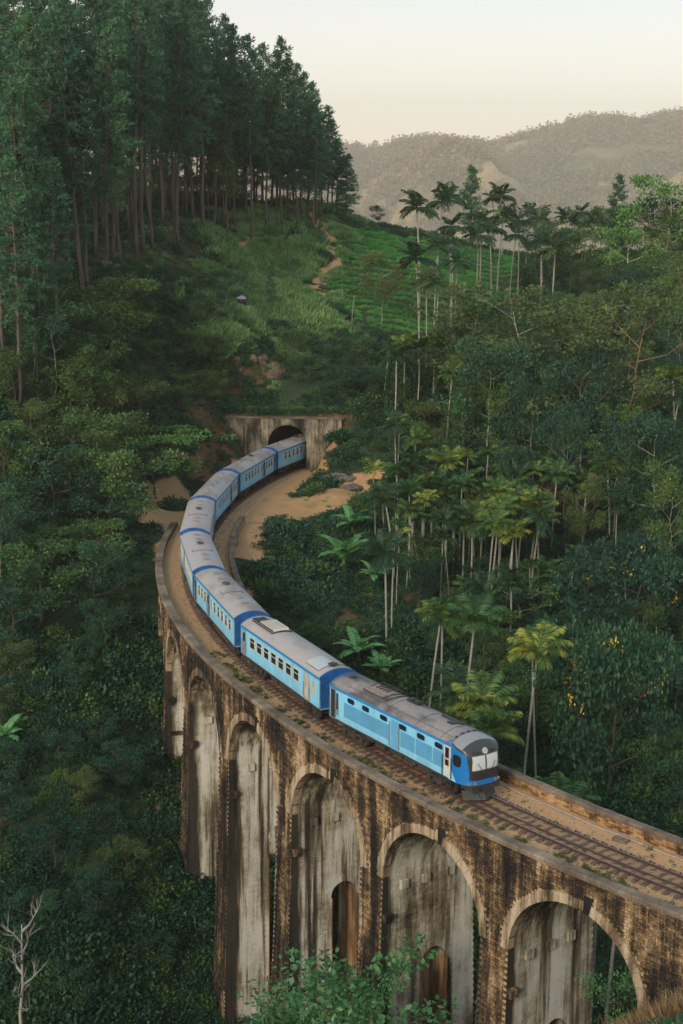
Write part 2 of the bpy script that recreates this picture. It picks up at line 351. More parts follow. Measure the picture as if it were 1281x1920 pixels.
under = mix(nt, ramp(nt, noise(nt, 3.2, 8, rough=.8), [(.42, 0.), (.6, 1.)]), ramp(nt, n1, [(.3, (.006, .014, .010)), (.5, (.012, .024, .014)), (.7, (.03, .034, .018))]), (.035, .075, .035))
soilc = mix(nt, n2, (.34, .185, .085), (.55, .335, .165)); soilc = mix(nt, ramp(nt, n1, [(.55, 0.), (.7, .8)]), soilc, (.21, .16, .08))
redc = ramp(nt, n2, [(.3, (.06, .036, .02)), (.6, (.18, .095, .05)), (.8, (.28, .165, .09))])
fadj = lambda s, a: mth(nt, 'ADD', s, mth(nt, 'MULTIPLY', mth(nt, 'SUBTRACT', n2, .5), a), clamp=True)
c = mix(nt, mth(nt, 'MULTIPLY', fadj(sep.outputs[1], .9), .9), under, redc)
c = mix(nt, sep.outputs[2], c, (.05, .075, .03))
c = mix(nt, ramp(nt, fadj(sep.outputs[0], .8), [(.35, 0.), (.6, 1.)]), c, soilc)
pb = nd(nt, 'BsdfPrincipled', {'Base Color': c, 'Roughness': .95, 'Specular IOR Level': .1, 'Normal': bump(nt, noise(nt, 2.5, 9, rough=.75), .8, .25)})
out(nt, pb.outputs[0]); M_ground = m
me = mesh('hillside_ground', np.stack([GX, GY, GZ], -1).reshape(-1, 3), F, M_ground, smooth=True)
soil, red, grs, tea, flo = zones(GX.ravel(), GY.ravel())
ca = me.color_attributes.new('zones', 'FLOAT_COLOR', 'POINT')
ca.data.foreach_set('color', np.stack([soil, red, np.maximum(grs, tea)*.8, np.ones_like(soil)], -1).astype(np.float32).ravel())
tag(ob('hillside_ground', me), kind='structure')

# valley floor and the far sunlit ridge
def grid_obj(name, xs, ys, zf, mat, kind='structure'):
    X, Y = np.meshgrid(xs, ys); Z = zf(X, Y); i = np.arange(X.size).reshape(X.shape)
    f = np.stack([i[:-1, :-1], i[:-1, 1:], i[1:, 1:], i[1:, :-1]], -1).reshape(-1, 4)
    o = ob(name, mesh(name, np.stack([X, Y, Z], -1).reshape(-1, 3), f, mat, smooth=True)); tag(o, kind=kind); return o
def fbm(x, y, sc, octv=5, seed=0):
    r = np.random.default_rng(seed); z = np.zeros_like(x, dtype=float); a = 1.0; f = 1.0/sc
    for o in range(octv):
        for _ in range(3):
            th = r.uniform(0, 2*PI); ph = r.uniform(0, 2*PI); ph2 = r.uniform(0, 2*PI)
            z += a/3*np.sin((x*math.cos(th) + y*math.sin(th))*f*2*PI + ph + 1.1*np.sin((x*math.sin(th) - y*math.cos(th))*f*PI + ph2))
        a *= .5; f *= 2.03
    return z
YR = 6000.0
_cr = np.array([(at(u, v + 2, YR)[0], at(u, v + 2, YR)[2]) for u, v in [(-900,210),(-300,250),(200,262),(500,275),(640,279),(690,280),(740,268),(800,263),(850,268),(905,274),(930,274),(960,262),(1010,250),(1060,236),(1090,226),(1140,224),(1185,232),(1220,224),(1260,216),(1330,212),(1500,225),(1900,260),(2600,300)]])
def ridge(x, y):
    top = np.interp(x, _cr[:, 0], _cr[:, 1])
    t = np.clip((y - 3300)/(YR - 3300), 0, 1.6)
    prof = np.where(t < 1, smooth01(t*.93 + .035)**1.0, 1 - (t - 1)*.8)
    sp = fbm(x, y*.4, 1500, 5, 3)*95*np.clip(t*2, 0, 1)*np.clip((.9 - t)*2.2, 0, 1)
    ravine = -np.abs(fbm(x, y*.25, 900, 4, 11))*115*np.clip(t*3, 0, 1)*np.clip((.95 - t)*2.2, 0, 1)
    return -150 + (top + 150)*prof + sp*.9 + ravine
def far_mat(name):
    m, nt = new_mat(name)
    n1 = noise(nt, .0026, 8, rough=.62, scl=(1, .6, 1)); n2 = noise(nt, .012, 7)
    c = ramp(nt, n1, [(.36, (.14, .13, .055)), (.48, (.32, .26, .11)), (.58, (.58, .42, .18)), (.70, (.70, .50, .25))])
    c = mix(nt, .5, c, ramp(nt, n2, [(.35, (.04, .05, .02)), (.65, (.22, .19, .09))]))
    b = nd(nt, 'BsdfPrincipled', {'Base Color': c, 'Roughness': 1.0, 'Specular IOR Level': 0.0, 'Normal': bump(nt, n2, .8, 14)})
    out(nt, b.outputs[0]); return m
M_far = far_mat('far_grass_and_scrub')
grid_obj('far_hills', np.arange(-4000, 6200, 36.), np.arange(3200, 7000, 32.), ridge, M_far)
grid_obj('valley_floor', np.linspace(-30000, 30000, 30), np.linspace(-6000, 30000, 30), lambda x, y: x*0 - 152, M_far)
# ------------------------------------------------------------------ viaduct
viaduct = empty('stone_viaduct', P(-55, 0, -.3), label='tall curved stone railway viaduct with many arches carrying the blue train', cat='viaduct')
bpy.context.view_layer.update()
VL = Vector([float(q) for q in P(-55, 0, -.3)])
def vp(name, me, **k):                      # child of the viaduct placed with world coordinates
    o = ob(name, me, viaduct, **k); o.matrix_parent_inverse = Matrix.Translation(-VL); return o
FO = 3.50                                   # outer face of the facing
def half(z): return RA - np.maximum(0, ZS - np.asarray(z, float))*.014
def face_off(z): return FO + np.maximum(0, (ZS - .6) - np.asarray(z, float))*.028
S_L, S_R = 7.0, -112.0
DOOR_C, DOOR_W, DOOR_Z = -.45, .95, -11.35
V, Fq, MI = [], [], []
def quad(a, b, c, d, m=0):
    k = len(V); V.extend([a, b, c, d]); Fq.append((k, k+1, k+2, k+3)); MI.append(m)
CF = .07                                    # mortar plane lies behind the stones
# spandrels, soffits
ss = sorted(set([S_R, S_L] + [c + RA*math.sin(t) for c in AC for t in np.linspace(-PI/2, PI/2, 29)] + list(np.arange(S_R, S_L, 1.0))))
def arch_z(s):
    for c in AC:
        if abs(s - c) < RA - 1e-6: return ZS + math.sqrt(RA*RA - (s - c)**2)
    return None
for a, b in zip(ss[:-1], ss[1:]):
    mid = (a+b)/2; inside = arch_z(mid) is not None
    za = (arch_z(a) or ZS) if inside else ZS; zb = (arch_z(b) or ZS) if inside else ZS
    for sg in (1, -1):
        o = sg*(FO - CF); quad(P(a, o, za), P(b, o, zb), P(b, o, .1), P(a, o, .1), 0)
    if inside: quad(P(a, FO-.02, za), P(b, FO-.02, zb), P(b, -FO+.02, zb), P(a, -FO+.02, za), 1)
# piers with a doorway through each
edges = [S_R] + [q for c in sorted(AC) for q in (c - RA, c + RA)] + [S_L]
piers = [(edges[i], edges[i+1]) for i in range(0, len(edges), 2)]
ZB_ = -31.0
zs_ = [ZS, -8, -10, -14, -18, -22, -26, ZB_]
for (a, b) in piers:
    abut = (b - a) > 5
    has_door = not abut
    cols = np.concatenate([[-1.0], np.linspace(-.999, .999, 2)[:0], [1.0]])
    for z1, z0 in zip(zs_[:-1], zs_[1:]):
        e1 = float((ZS - z1)*.014); e0 = float((ZS - z0)*.014)
        a1, a0 = a - e1*(a > S_R), a - e0*(a > S_R); b1, b0 = b + e1*(b < S_L), b + e0*(b < S_L)
        f1, f0 = float(face_off(z1)) - CF, float(face_off(z0)) - CF
        for sg in (1, -1):
            n = max(1, int((b - a)/1.5))
            for i in range(n):
                p1, p2, q1, q2 = a1 + (b1-a1)*i/n, a1 + (b1-a1)*(i+1)/n, a0 + (b0-a0)*i/n, a0 + (b0-a0)*(i+1)/n
                quad(P(q1, sg*f0, z0), P(q2, sg*f0, z0), P(p2, sg*f1, z1), P(p1, sg*f1, z1), 0)
        for (t1, t0) in ((a1, a0), (b1, b0)):
            if not has_door or z0 >= DOOR_Z:
                for (g1, h1), (g0, h0) in (((f1, 2.2), (f0, 2.2)), ((2.2, -f1), (2.2, -f0))): quad(P(t1, g1, z1), P(t0, g0, z0), P(t0, h0, z0), P(t1, h1, z1), 2)
    if has_door:                              # end faces below the doorway crown, jambs and little vault
        th = np.linspace(0, PI, 13)
        prof = [(DOOR_C + DOOR_W*math.cos(t), DOOR_Z - DOOR_W + DOOR_W*math.sin(t)) for t in th]
        for (s0, sgn) in ((a, -1), (b, 1)):
            def se(z): return s0 + sgn*(ZS - z)*.014
            def pt(o, z): return P(se(z), o, z)
            for (o1, z1), (o2, z2) in zip(prof[:-1], prof[1:]):
                zt = -10.0
                quad(pt(o1, z1), pt(o2, z2), pt(o2, zt), pt(o1, zt), 2)
            for z1, z0 in zip([-10, -12.3, -16, -20, -25], [-12.3, -16, -20, -25, ZB_]):
                g1, g0 = float(face_off(z1)) - CF, float(face_off(z0)) - CF
                quad(pt(DOOR_C+DOOR_W, z1), pt(2.2, z1), pt(2.2, z0), pt(DOOR_C+DOOR_W, z0), 2); quad(pt(2.2, z1), pt(g1, z1), pt(g0, z0), pt(2.2, z0), 2)
                quad(pt(-g1, z1), pt(DOOR_C-DOOR_W, z1), pt(DOOR_C-DOOR_W, z0), pt(-g0, z0), 2)
        for (o1, z1), (o2, z2) in zip(prof[:-1], prof[1:]):
            quad(P(a, o1, z1), P(b, o1, z1), P(b, o2, z2), P(a, o2, z2), 0)
        for o_ in (DOOR_C-DOOR_W, DOOR_C+DOOR_W):
            quad(P(a-.3, o_, DOOR_Z-DOOR_W), P(b+.3, o_, DOOR_Z-DOOR_W), P(b+.4, o_, ZB_), P(a-.4, o_, ZB_), 3)
M_ochre = masonry('ochre_stained_stone', [(.0, (.04, .025, .015)), (.4, (.16, .085, .04)), (.7, (.32, .20, .105)), (1., (.42, .32, .2))], base=.55, isl=0, streak=1.3, drip=.5)
cm0 = mesh('masonry_core', np.array(V), np.array(Fq), [M_mortar, M_pale, M_pale, M_ochre], MI); vv = np.array(V)
la_ = cm0.attributes.new('lane', 'FLOAT', 'POINT'); la_.data.foreach_set('value', SO(vv[:, 0], vv[:, 1])[1].astype(np.float32)); vp('masonry_core', cm0)

# facing stones laid in courses: (s, off) frames -> real blocks
def boxes_soff(items):
    """items: (s0,s1,o0,o1,z0,z1) -> verts/faces arrays (all six sides but the back)"""
    it = np.array(items); s0, s1, o0, o1, z0, z1 = it.T
    cs = [P(s0,o0,z0), P(s1,o0,z0), P(s1,o1,z0), P(s0,o1,z0), P(s0,o0,z1), P(s1,o0,z1), P(s1,o1,z1), P(s0,o1,z1)]
    v = np.stack(cs, 1).reshape(-1, 3); n = len(it)
    q = np.array([(3,2,1,0), (4,5,6,7), (0,1,5,4), (1,2,6,5), (2,3,7,6), (3,0,4,7)])
    f = (q[None] + (np.arange(n)*8)[:, None, None]).reshape(-1, 4)
    return v, f
CH, BL, GP = .175, .42, .034
def notch(c): return c - .95                 # where the drain chute cuts each ring
items = []; single = []
for k, z in enumerate(np.arange(-27.9, -.05, CH)):
    zc = z + CH/2; t = float(face_off(zc))
    for s in np.arange(-104 + (k % 2)*BL/2, -13, BL):
        sc = s + BL/2; ok = True
        for c in AC:
            if zc > ZS:
                if (sc - c)**2 + (zc - ZS)**2 < (RA + .58)**2: ok = False
                if abs(sc - notch(c)) < .33 and zc < -.75 and zc > -2.4: ok = False
            elif abs(sc - c) < half(zc) + .10: ok = False
        if zc <= ZS:
            if not any(a - .3 <= sc <= b + .3 for a, b in piers): ok = False
            if zc < tz(*P(sc, t + .3, 0)[:2]) - 1.2: ok = False
        if not ok: continue
        j = rng.uniform(-.03, .035); sh = rng.uniform(-.012, .012, 2)
        items.append((s + GP/2 + sh[0], s + BL - GP/2 + sh[1], t - CF - .03, t + j, z + GP/2, z + CH - GP/2))
items.sort(key=lambda q: (q[0] if q[4] > -4.5 else 100 + q[0]))
ind = [q for q in items if q[0] > -91.0 and q[4] > -4.2][:300]
ids = set(id(q) for q in ind)
rest = [q for q in items if id(q) not in ids]
def unit_brick(w, d, h, b=.012):
    m_ = MB(); x, y, z = w/2, d/2, h/2
    v = [(-x, -y, -z), (x, -y, -z), (x, -y, z), (-x, -y, z), (-x, y-b, -z), (x, y-b, -z), (x, y-b, z), (-x, y-b, z), (-x+b, y, -z+b), (x-b, y, -z+b), (x-b, y, z-b), (-x+b, y, z-b)]
    f = [(0,1,5,4), (1,2,6,5), (2,3,7,6), (3,0,4,7), (4,5,9,8), (5,6,10,9), (6,7,11,10), (7,4,8,11), (8,9,10,11), (3,2,1,0)]
    return m_.add(v, f).mesh('brick', M_brick1)
M_brick1 = M_brick.copy(); M_brick1.name = 'weathered_brick_single'
nt = M_brick1.node_tree
oi = nt.nodes.new('ShaderNodeObjectInfo')
for l in list(nt.links):
    if l.from_socket.name == 'Random Per Island': nt.links.new(oi.outputs['Random'], l.to_socket)
bm_ = unit_brick(BL - GP, CF + .03, CH - GP)
for q in ind:
    sc = (q[0] + q[1])/2; oc = q[3] - (CF + .03)/2; a = sc/RC
    # local x along +s, y outward
    o = vp('brick', bm_); o.location = [float(t) for t in P(sc, oc, (q[4]+q[5])/2)]
    o.rotation_euler = (0, 0, math.atan2(math.cos(a), math.sin(a)))
v, f = boxes_soff(rest)
o = vp('facing_bricks', mesh('facing_bricks', v, f, M_brick)); o['kind'] = 'stuff'
# inner faces of the piers: paler blocks, each course showing
inn = []
for ci, c in enumerate(AC[:6]):
    for k, z in enumerate(np.arange(-27.6, ZS - .02, .22)):
        zc = z + .11; sf = c + float(half(zc)) ; w = float(face_off(zc)) - .02
        for o_ in np.arange(-w + (k % 2)*.25, w, .50):
            o1 = min(o_ + .50, w)
            oc = (o_ + o1)/2
            if abs(oc - DOOR_C) < DOOR_W + .32 and zc < DOOR_Z + .25: continue
            if (oc - DOOR_C)**2 + (zc - (DOOR_Z - DOOR_W))**2 < (DOOR_W + .42)**2: continue
            pass         # upper part is rendered smooth
            j = rng.uniform(0, .008)
            # proud of the face towards the opening (towards smaller s)
            inn.append((sf - .022 - j, sf + .02, o_ + .010, o1 - .010, z + .012, z + .208))
v, f = boxes_soff(inn); im = mesh('inner_facing_bricks', v, f, M_pale); la_ = im.attributes.new('lane', 'FLOAT', 'POINT'); la_.data.foreach_set('value', SO(v[:, 0], v[:, 1])[1].astype(np.float32))
o = vp('inner_facing_bricks', im); o['kind'] = 'stuff'
# lower black-stained corner strips on the inner faces and bracket stones (corbels)
strip = []
for c in AC[:6]:
    for z in np.arange(-26, -3.2, .62):
        if z > ZS: 
            ang = math.acos(min(1, (z + .31 - ZS)/RA)); 
        sf = c + (float(half(z+.3)) if z < ZS - .3 else math.sqrt(max(RA**2 - (z + .45 - ZS)**2, .1)))
        strip.append((sf - .10, sf + .06, 2.92, float(face_off(z + .31)) + .03, z + .01, z + .61))
cb = MB().box((0, 0, 0), (.30, .55, .55)).mesh('corbel', M_pale)
for c in AC[:6]:
    for o_ in (1.9, .25, -1.5):
        z = -6.55; a = (c + RA)/RC
        o = vp('corbel', cb); o.location = [float(t) for t in P(c + RA - .08, o_ + rng.uniform(-.1, .1), z)]; o.rotation_euler = (0, 0, math.atan2(math.cos(a), math.sin(a)))
ib = MB().box((0, 0, 0), (.40, .62, .26)).box((0, 0, -.26), (.26, .5, .26)).mesh('impost_bracket', M_brick)
for c in AC[:6]:
    a = (c + RA)/RC
    o = vp('impost_bracket', ib); o.location = [float(t) for t in P(c + RA - .2, 3.2, -8.3)]; o.rotation_euler = (0, 0, math.atan2(math.cos(a), math.sin(a)))
# arch rings
def wedge(c, t0, t1, r0, r1, o0, o1):
    pts = []
    for r in (r0, r1):
        for t in (t0, t1): pts.append((c - r*math.sin(t), ZS + r*math.cos(t)))
    a, b, d, e = pts[0], pts[1], pts[3], pts[2]
    V_ = [P(q[0], o0, q[1]) for q in (a, b, d, e)] + [P(q[0], o1, q[1]) for q in (a, b, d, e)]
    return V_, [(3, 2, 1, 0), (4, 5, 6, 7), (0, 1, 5, 4), (1, 2, 6, 5), (2, 3, 7, 6), (3, 0, 4, 7)]
NW = 19
for ci, c in enumerate(AC):
    for k in range(NW):
        t0 = -PI/2 + PI*k/NW + .0022; t1 = -PI/2 + PI*(k+1)/NW - .0022; tm = (t0+t1)/2
        if abs(RA*math.sin(tm) - .95) < .36 and ci < 7 and tm > 0: continue
        V_, F_ = wedge(c, t0, t1, RA - .004, RA + .54 + rng.uniform(-.03, .05), 2.9, FO + .025 + rng.uniform(-.008, .012))
        vp('ring_stone', mesh('ring_stone', V_, F_, M_ring))
    s0 = notch(c)
    v, f = boxes_soff([(s0 - .30, s0 + .30, 3.05, 3.475, -1.80, -.75)])
    vp('drain_chute', mesh('drain_chute', v, f, M_dark))
# coping stones on both parapets, parapet walls
def coping(name, mat, o0, o1, zb, zt, L, s0, s1, outw):
    w = o1 - o0; m_ = MB(); b = .07
    prof = [(0, zb), (w, zb), (w, zt - b), (w - b, zt), (b*.5, zt), (0, zt - b*.5)] if outw > 0 else [(0, zb), (w, zb), (w, zt-b), (w-b, zt), (b, zt), (0, zt-b)]
    me = m_.prism([(y - w/2, z) for y, z in prof], 0, -L/2 + .008, L/2 - .008).mesh(name, mat)
    for s in np.arange(s0, s1, L*RC/(RC + (o0+o1)/2)):
        a = s/RC; o = vp(name, me); q = P(s, (o0+o1)/2 + rng.uniform(-.012, .012), rng.uniform(-.012, .012)); o.location = [float(t) for t in q]
        o.rotation_euler = (rng.uniform(-.01, .01), 0, math.atan2(math.cos(a), math.sin(a)) + rng.uniform(-.004, .004))
# local y of these objects points to +off when rotated so that x runs along +s
coping('coping_stone', M_coping, 3.02, 3.72, .14, .40, .92, -99, 5.4, 1)
coping('coping_stone', M_coping, -3.66, -3.10, .36, .60, .92, -99, 9.0, -1)
pw = []
for s in np.arange(-100, 5.5, 1.0): pw.append((s, s + 1.0, 3.10, FO - CF + .004, -.5, .135))
for s in np.arange(-100, 9.0, 1.0): pw.append((s, s + 1.0, -3.62, -3.16, -2.0 if s > 0 else -.5, .355))
for q_ in ([q for q in pw if q[2] > 0], [q for q in pw if q[2] < 0]):
    v, f = boxes_soff(q_); vp('parapet_wall', mesh('parapet_wall', v, f, M_mortar))
M_opara = masonry('orange_stained_stone', [(.0, (.03, .022, .016)), (.35, (.14, .08, .04)), (.6, (.33, .18, .075)), (1., (.42, .30, .18))], base=.52, isl=.25, streak=.6)
pb_ = []
for k, z in enumerate(np.arange(-.24, .33, .15)):
    for s in np.arange(-100 + (k % 2)*.2, -60, .40): pb_.append((s + .012, s + .388, -3.17, -3.125 + rng.uniform(-.02, .02), z + .01, z + .14))
v, f = boxes_soff(pb_); vp('parapet_bricks', mesh('parapet_bricks', v, f, M_opara))['kind'] = 'stuff'
# plinth ledges on the shorter piers
for (a, b), zz in zip(piers, [None, -20.5, None, None, -23.3, -17.6, -11.2, -7.5, None]):
    if zz is None: continue
    e = .16; v, f = boxes_soff([(a - e, b + e, -4.1, float(face_off(zz)) + .16, zz - .4, zz)]); vp('plinth', mesh('plinth', v, f, M_brick))
    pass
# low brick apron at the doorway of the last tall pier
# ------------------------------------------------------------------ track bed, sleepers, rails
m, nt = new_mat('track_bed_soil')
po = nd(nt, 'NewGeometry').outputs['Position']
at_ = nd(nt, 'Attribute', attribute_name='lane'); off_ = at_.outputs['Fac']
a1 = noise(nt, 1.1, 7, vec=po); a2 = noise(nt, 22, 4, vec=po, rough=.8); a3 = noise(nt, 6, 5, vec=po)
c = mix(nt, a1, (.60, .34, .155), (.40, .225, .105)); c = mix(nt, .55, c, ramp(nt, a2, [(.35, (.20, .12, .065)), (.6, (.50, .32, .17)), (.8, (.62, .46, .30))]))
midf = ramp(nt, mth(nt, 'ADD', mth(nt, 'ABSOLUTE', off_), mth(nt, 'MULTIPLY', mth(nt, 'SUBTRACT', a3, .5), 1.1)), [(.0, 1.), (.999, 0.)])
gm = mth(nt, 'LESS_THAN', mth(nt, 'ADD', mth(nt, 'ABSOLUTE', off_), mth(nt, 'MULTIPLY', mth(nt, 'SUBTRACT', a3, .5), 1.4)), 1.3)
c = mix(nt, mth(nt, 'MULTIPLY', gm, .55), c, ramp(nt, a2, [(.3, (.06, .04, .028)), (.7, (.26, .18, .11))]))
b = nd(nt, 'BsdfPrincipled', {'Base Color': c, 'Roughness': .97, 'Specular IOR Level': .1, 'Normal': bump(nt, mth(nt, 'ADD', a2, a3), .7, .05)})
out(nt, b.outputs[0]); M_bed = m
sg = np.arange(-104, 52, .4); og = np.linspace(-3.25, 3.25, 27)
SG, OG = np.meshgrid(sg, og); w_ = np.where(SG > 6, 1.0, 1.0)
OG2 = np.where(SG > 5.5, OG*1.05, OG)
BZ = -.235 + .03*np.sin(SG*3.1 + OG*5) * np.cos(SG*1.7 - OG*2.3) + .025*np.sin(SG*7.7 + OG*9.1) + .05*smooth01((np.abs(OG) - 1.7)/1.0) + .085*(np.abs(OG) < .78) - .35*smooth01((np.abs(OG) - 2.3)/.9)*(SG > 6)
v = P(SG, OG2, BZ).reshape(-1, 3); i = np.arange(SG.size).reshape(SG.shape)
f = np.stack([i[:-1, :-1], i[1:, :-1], i[1:, 1:], i[:-1, 1:]], -1).reshape(-1, 4)
me = mesh('track_bed', v, f, M_bed, smooth=True); la = me.attributes.new('lane', 'FLOAT', 'POINT'); la.data.foreach_set('value', OG2.ravel().astype(np.float32))
tag(ob('track_bed', me), kind='structure')

track = empty('railway_track', (0, 0, 0), label='single rusty railway track curving over the stone viaduct into the tunnel', cat='railway track')
def rail(name, off, zt, s0=-103, s1=52, w=.065, h=.15, top=True):
    ps = [(-w, -h), (w, -h), (w, -h+.02), (.012, -h+.04), (.012, -.045), (w*.55, -.03), (w*.55, 0), (-w*.55, 0), (-w*.55, -.03), (-.012, -.045), (-.012, -h+.04), (-w, -h+.02)]
    sv = np.arange(s0, s1, .8); V_ = []; n = len(ps); F_ = []; mi = []
    for s in sv:
        for (o_, z) in ps: V_.append(P(s, off + o_, zt + z))
    for j in range(len(sv)-1):
        for k in range(n):
            F_.append((j*n + k, (j+1)*n + k, (j+1)*n + (k+1) % n, j*n + (k+1) % n)); mi.append(1 if (k == 6 and top) else 0)
    ob(name, mesh(name, V_, F_, [M_rail, M_railtop], mi), track)
rail('rail', .838, 0.0); rail('rail', -.838, 0.0); rail('guard_rail', .24, -.03, top=False)
def sleeper_mesh():
    m_ = MB(); L = 1.37; w = .13; t = -.135
    st = [(-L, t-.10), (-L+.10, t-.01), (-L+.3, t), (L-.3, t), (L-.10, t-.01), (L, t-.10)]
    V_ = []; F_ = []
    for y, z in st:
        V_ += [(-w-.03, y, z-.09), (-w, y, z), (w, y, z), (w+.03, y, z-.09)]
    for j in range(len(st)-1):
        for k in range(3): F_.append((j*4+k, j*4+k+1, (j+1)*4+k+1, (j+1)*4+k))
    m_.add(V_, F_)
    for y in (.838-.115, .838+.115, -.838-.115, -.838+.115): m_.box((0, y, t+.028), (.11, .07, .055))
    return m_.mesh('sleeper', M_sleeper)
SLP = sleeper_mesh(); cl = MB().box((0, 0, 0), (.10, .075, .10), taper=.7).mesh('rail_clip', simple('black_clip', (.02, .018, .016), .7))
for k, s in enumerate(np.arange(-103, 44, .64)):
    a = s/RC; o = ob('sleeper', SLP, track); s_ = s + rng.uniform(-.025, .025)
    o.location = [float(t) for t in P(s_, rng.uniform(-.03, .03), rng.uniform(-.015, .01))]; o.rotation_euler = (0, 0, math.atan2(math.cos(a), math.sin(a)) + rng.uniform(-.02, .02))
    if s < -70:
        ob('rail_clip', cl, o, loc=(0, -1.04, -.05)); 
pp = MB().tube([P(s, -2.62 + .03*math.sin(s*.7), -.13 + .02*math.sin(s*1.3)) for s in np.arange(-103, -66, 1.2)], .038, 6)
tag(pp.build('pipe', M_pipe, smooth=True), 'thin pale pipe lying along the foot of the far parapet beside the track', 'pipe')
sb = P(-80.9, -2.25, -.14); o = MB().box((0, 0, 0), (.85, .5, .16)).box((.1, .05, .1), (.5, .3, .05)).build('concrete_slab', M_coping); o.location = [float(t) for t in sb]; o.rotation_euler = (0, 0, 2.4)
tag(o, 'small flat concrete slab on the soil between the track and the far parapet', 'slab')

# ------------------------------------------------------------------ tunnel portal
YP = 190.0; XA = -6.95; RT = 2.45; ZSP = 3.1
portal = empty('tunnel_portal', (XA, YP, -.3), label='blackened plaster tunnel portal with an arched mouth swallowing the end of the train', cat='tunnel portal')
def pp_(name, me): o = ob(name, me, portal); o.matrix_parent_inverse = Matrix.Translation((-XA, -YP, .3)); return o
V, Fq, MI = [], [], []
xs = sorted(set([-15.2, -12, -10.5, -.1, -2.3] + [XA + RT*math.sin(t) for t in np.linspace(-PI/2, PI/2, 17)]))
def az(x): return ZSP + math.sqrt(max(RT*RT - (x - XA)**2, 0))
for a, b in zip(xs[:-1], xs[1:]):
    ins = abs((a+b)/2 - XA) < RT
    za, zb = (az(a), az(b)) if ins else (-.8, -.8)
    for y in (YP, YP + .75): quad((a, y, za), (b, y, zb), (b, y, 6.35), (a, y, 6.35))
for x in (-15.2, -.1): quad((x, YP, -.8), (x, YP+.75, -.8), (x, YP+.75, 6.35), (x, YP, 6.35))
pp_('wall', mesh('wall', np.array(V), np.array(Fq), M_portal))
V, Fq, MI = [], [], []
ring = [(XA - RT, -.6)] + [(XA + RT*math.sin(t), ZSP + RT*math.cos(t)) for t in np.linspace(-PI/2, PI/2, 21)] + [(XA + RT, -.6)]
ys = [YP + .02, YP + 6, YP + 14, YP + 26]
for (x0, z0), (x1, z1) in zip(ring[:-1], ring[1:]):
    for j in range(3):
        d0, d1 = (ys[j]-YP)*.43, (ys[j+1]-YP)*.43
        quad((x0+d0, ys[j], z0), (x1+d0, ys[j], z1), (x1+d1, ys[j+1], z1), (x0+d1, ys[j+1], z0))
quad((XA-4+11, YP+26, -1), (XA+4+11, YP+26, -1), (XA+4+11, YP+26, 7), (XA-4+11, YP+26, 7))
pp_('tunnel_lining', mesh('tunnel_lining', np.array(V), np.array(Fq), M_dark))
for k in range(19):
    t0 = -PI/2 + PI*k/19 + .01; t1 = -PI/2 + PI*(k+1)/19 - .01; q = []
    for r in (RT - .003, RT + .42):
        for t in (t0, t1): q.append((XA + r*math.sin(t), ZSP + r*math.cos(t)))
    m_ = MB().prism([q[0], q[1], q[3], q[2]], 1, YP - .05, YP + .3); pp_('ring_stone', m_.mesh('ring_stone', M_portal))
cm = MB().box((0, 0, 0), (1.38, 1.0, .2)).mesh('coping_stone', M_coping)
for k in range(11):
    o = pp_('coping_stone', cm); o.location = (-14.5 + 1.4*k, YP + .35, 6.46)
o = MB().box((0, 0, .35), (.55, .35, .75)).box((0, 0, .75), (.65, .42, .1)).build('signal_cabinet', simple('white_paint', (.72, .72, .70), .6, .1)); o.location = (-10.15, 188.6, 1.0)
o.location.z = tz(-10.15, 188.6) ; tag(o, 'small white trackside cabinet left of the tunnel mouth', 'cabinet')
# ------------------------------------------------------------------ train
PB = simple('pale_blue_paint', (.195, .50, .70), .38, .07, 1.2, dirt=(.14, .30, .43), scl=(1, 1, .35))
nt = PB.node_tree; _b = [n for n in nt.nodes if n.type == 'BSDF_PRINCIPLED'][0]; _c = _b.inputs['Base Color'].links[0].from_socket
_z = nd(nt, 'SeparateXYZ', {0: nd(nt, 'TexCoord').outputs['Object']}).outputs[2]       # brake dust thrown up on the lower panels
_g = mth(nt, 'MULTIPLY', mth(nt, 'ADD', mth(nt, 'SUBTRACT', 1.55, _z), mth(nt, 'MULTIPLY', mth(nt, 'SUBTRACT', noise(nt, 3.0, 6, coord='obj', scl=(1, 1, .4)), .5), 1.4)), .55, clamp=True)
nt.links.new(mix(nt, _g, _c, (.15, .20, .22)), _b.inputs['Base Color'])
PB2 = simple('louvre_blue_paint', (.10, .31, .50), .45, .08, 1.2)
DB = simple('deep_blue_paint', (.012, .085, .26), .4, .15, 1.5, dirt=(.01, .03, .09))
STB = simple('blue_stripe_paint', (.03, .18, .42), .42, .1, 1.5)
def roof_mat(name, a, b, dirt, amt0=.5, amt1=.7, sc=1.0):
    m, nt = new_mat(name); n1 = noise(nt, .9*sc, 7, coord='obj', rough=.65); n2 = noise(nt, .45*sc, 5, coord='obj', loc=(4, 1, 7), scl=(.6, 1.2, 1)); n3 = noise(nt, 11, 5, coord='obj', rough=.8)
    oi = nd(nt, 'ObjectInfo')
    c = mix(nt, n1, a, b); c = mix(nt, ramp(nt, mth(nt, 'ADD', n2, mth(nt, 'MULTIPLY', mth(nt, 'SUBTRACT', oi.outputs['Random'], .5), .12)), [(amt0, 0.), (amt1, 1.)]), c, dirt)
    c = mix(nt, .35, c, ramp(nt, n3, [(.3, tuple(x*.5 for x in a)), (.7, b)]))
    out(nt, nd(nt, 'BsdfPrincipled', {'Base Color': c, 'Roughness': .75, 'Specular IOR Level': .3, 'Normal': bump(nt, n1, .15, .05)}).outputs[0]); return m
RG = roof_mat('grey_roof_paint', (.28, .26, .245), (.39, .365, .35), (.19, .16, .145), .47, .66)
RP = roof_mat('faded_red_grey_roof_paint', (.30, .28, .28), (.39, .37, .365), (.38, .22, .195), .48, .66)
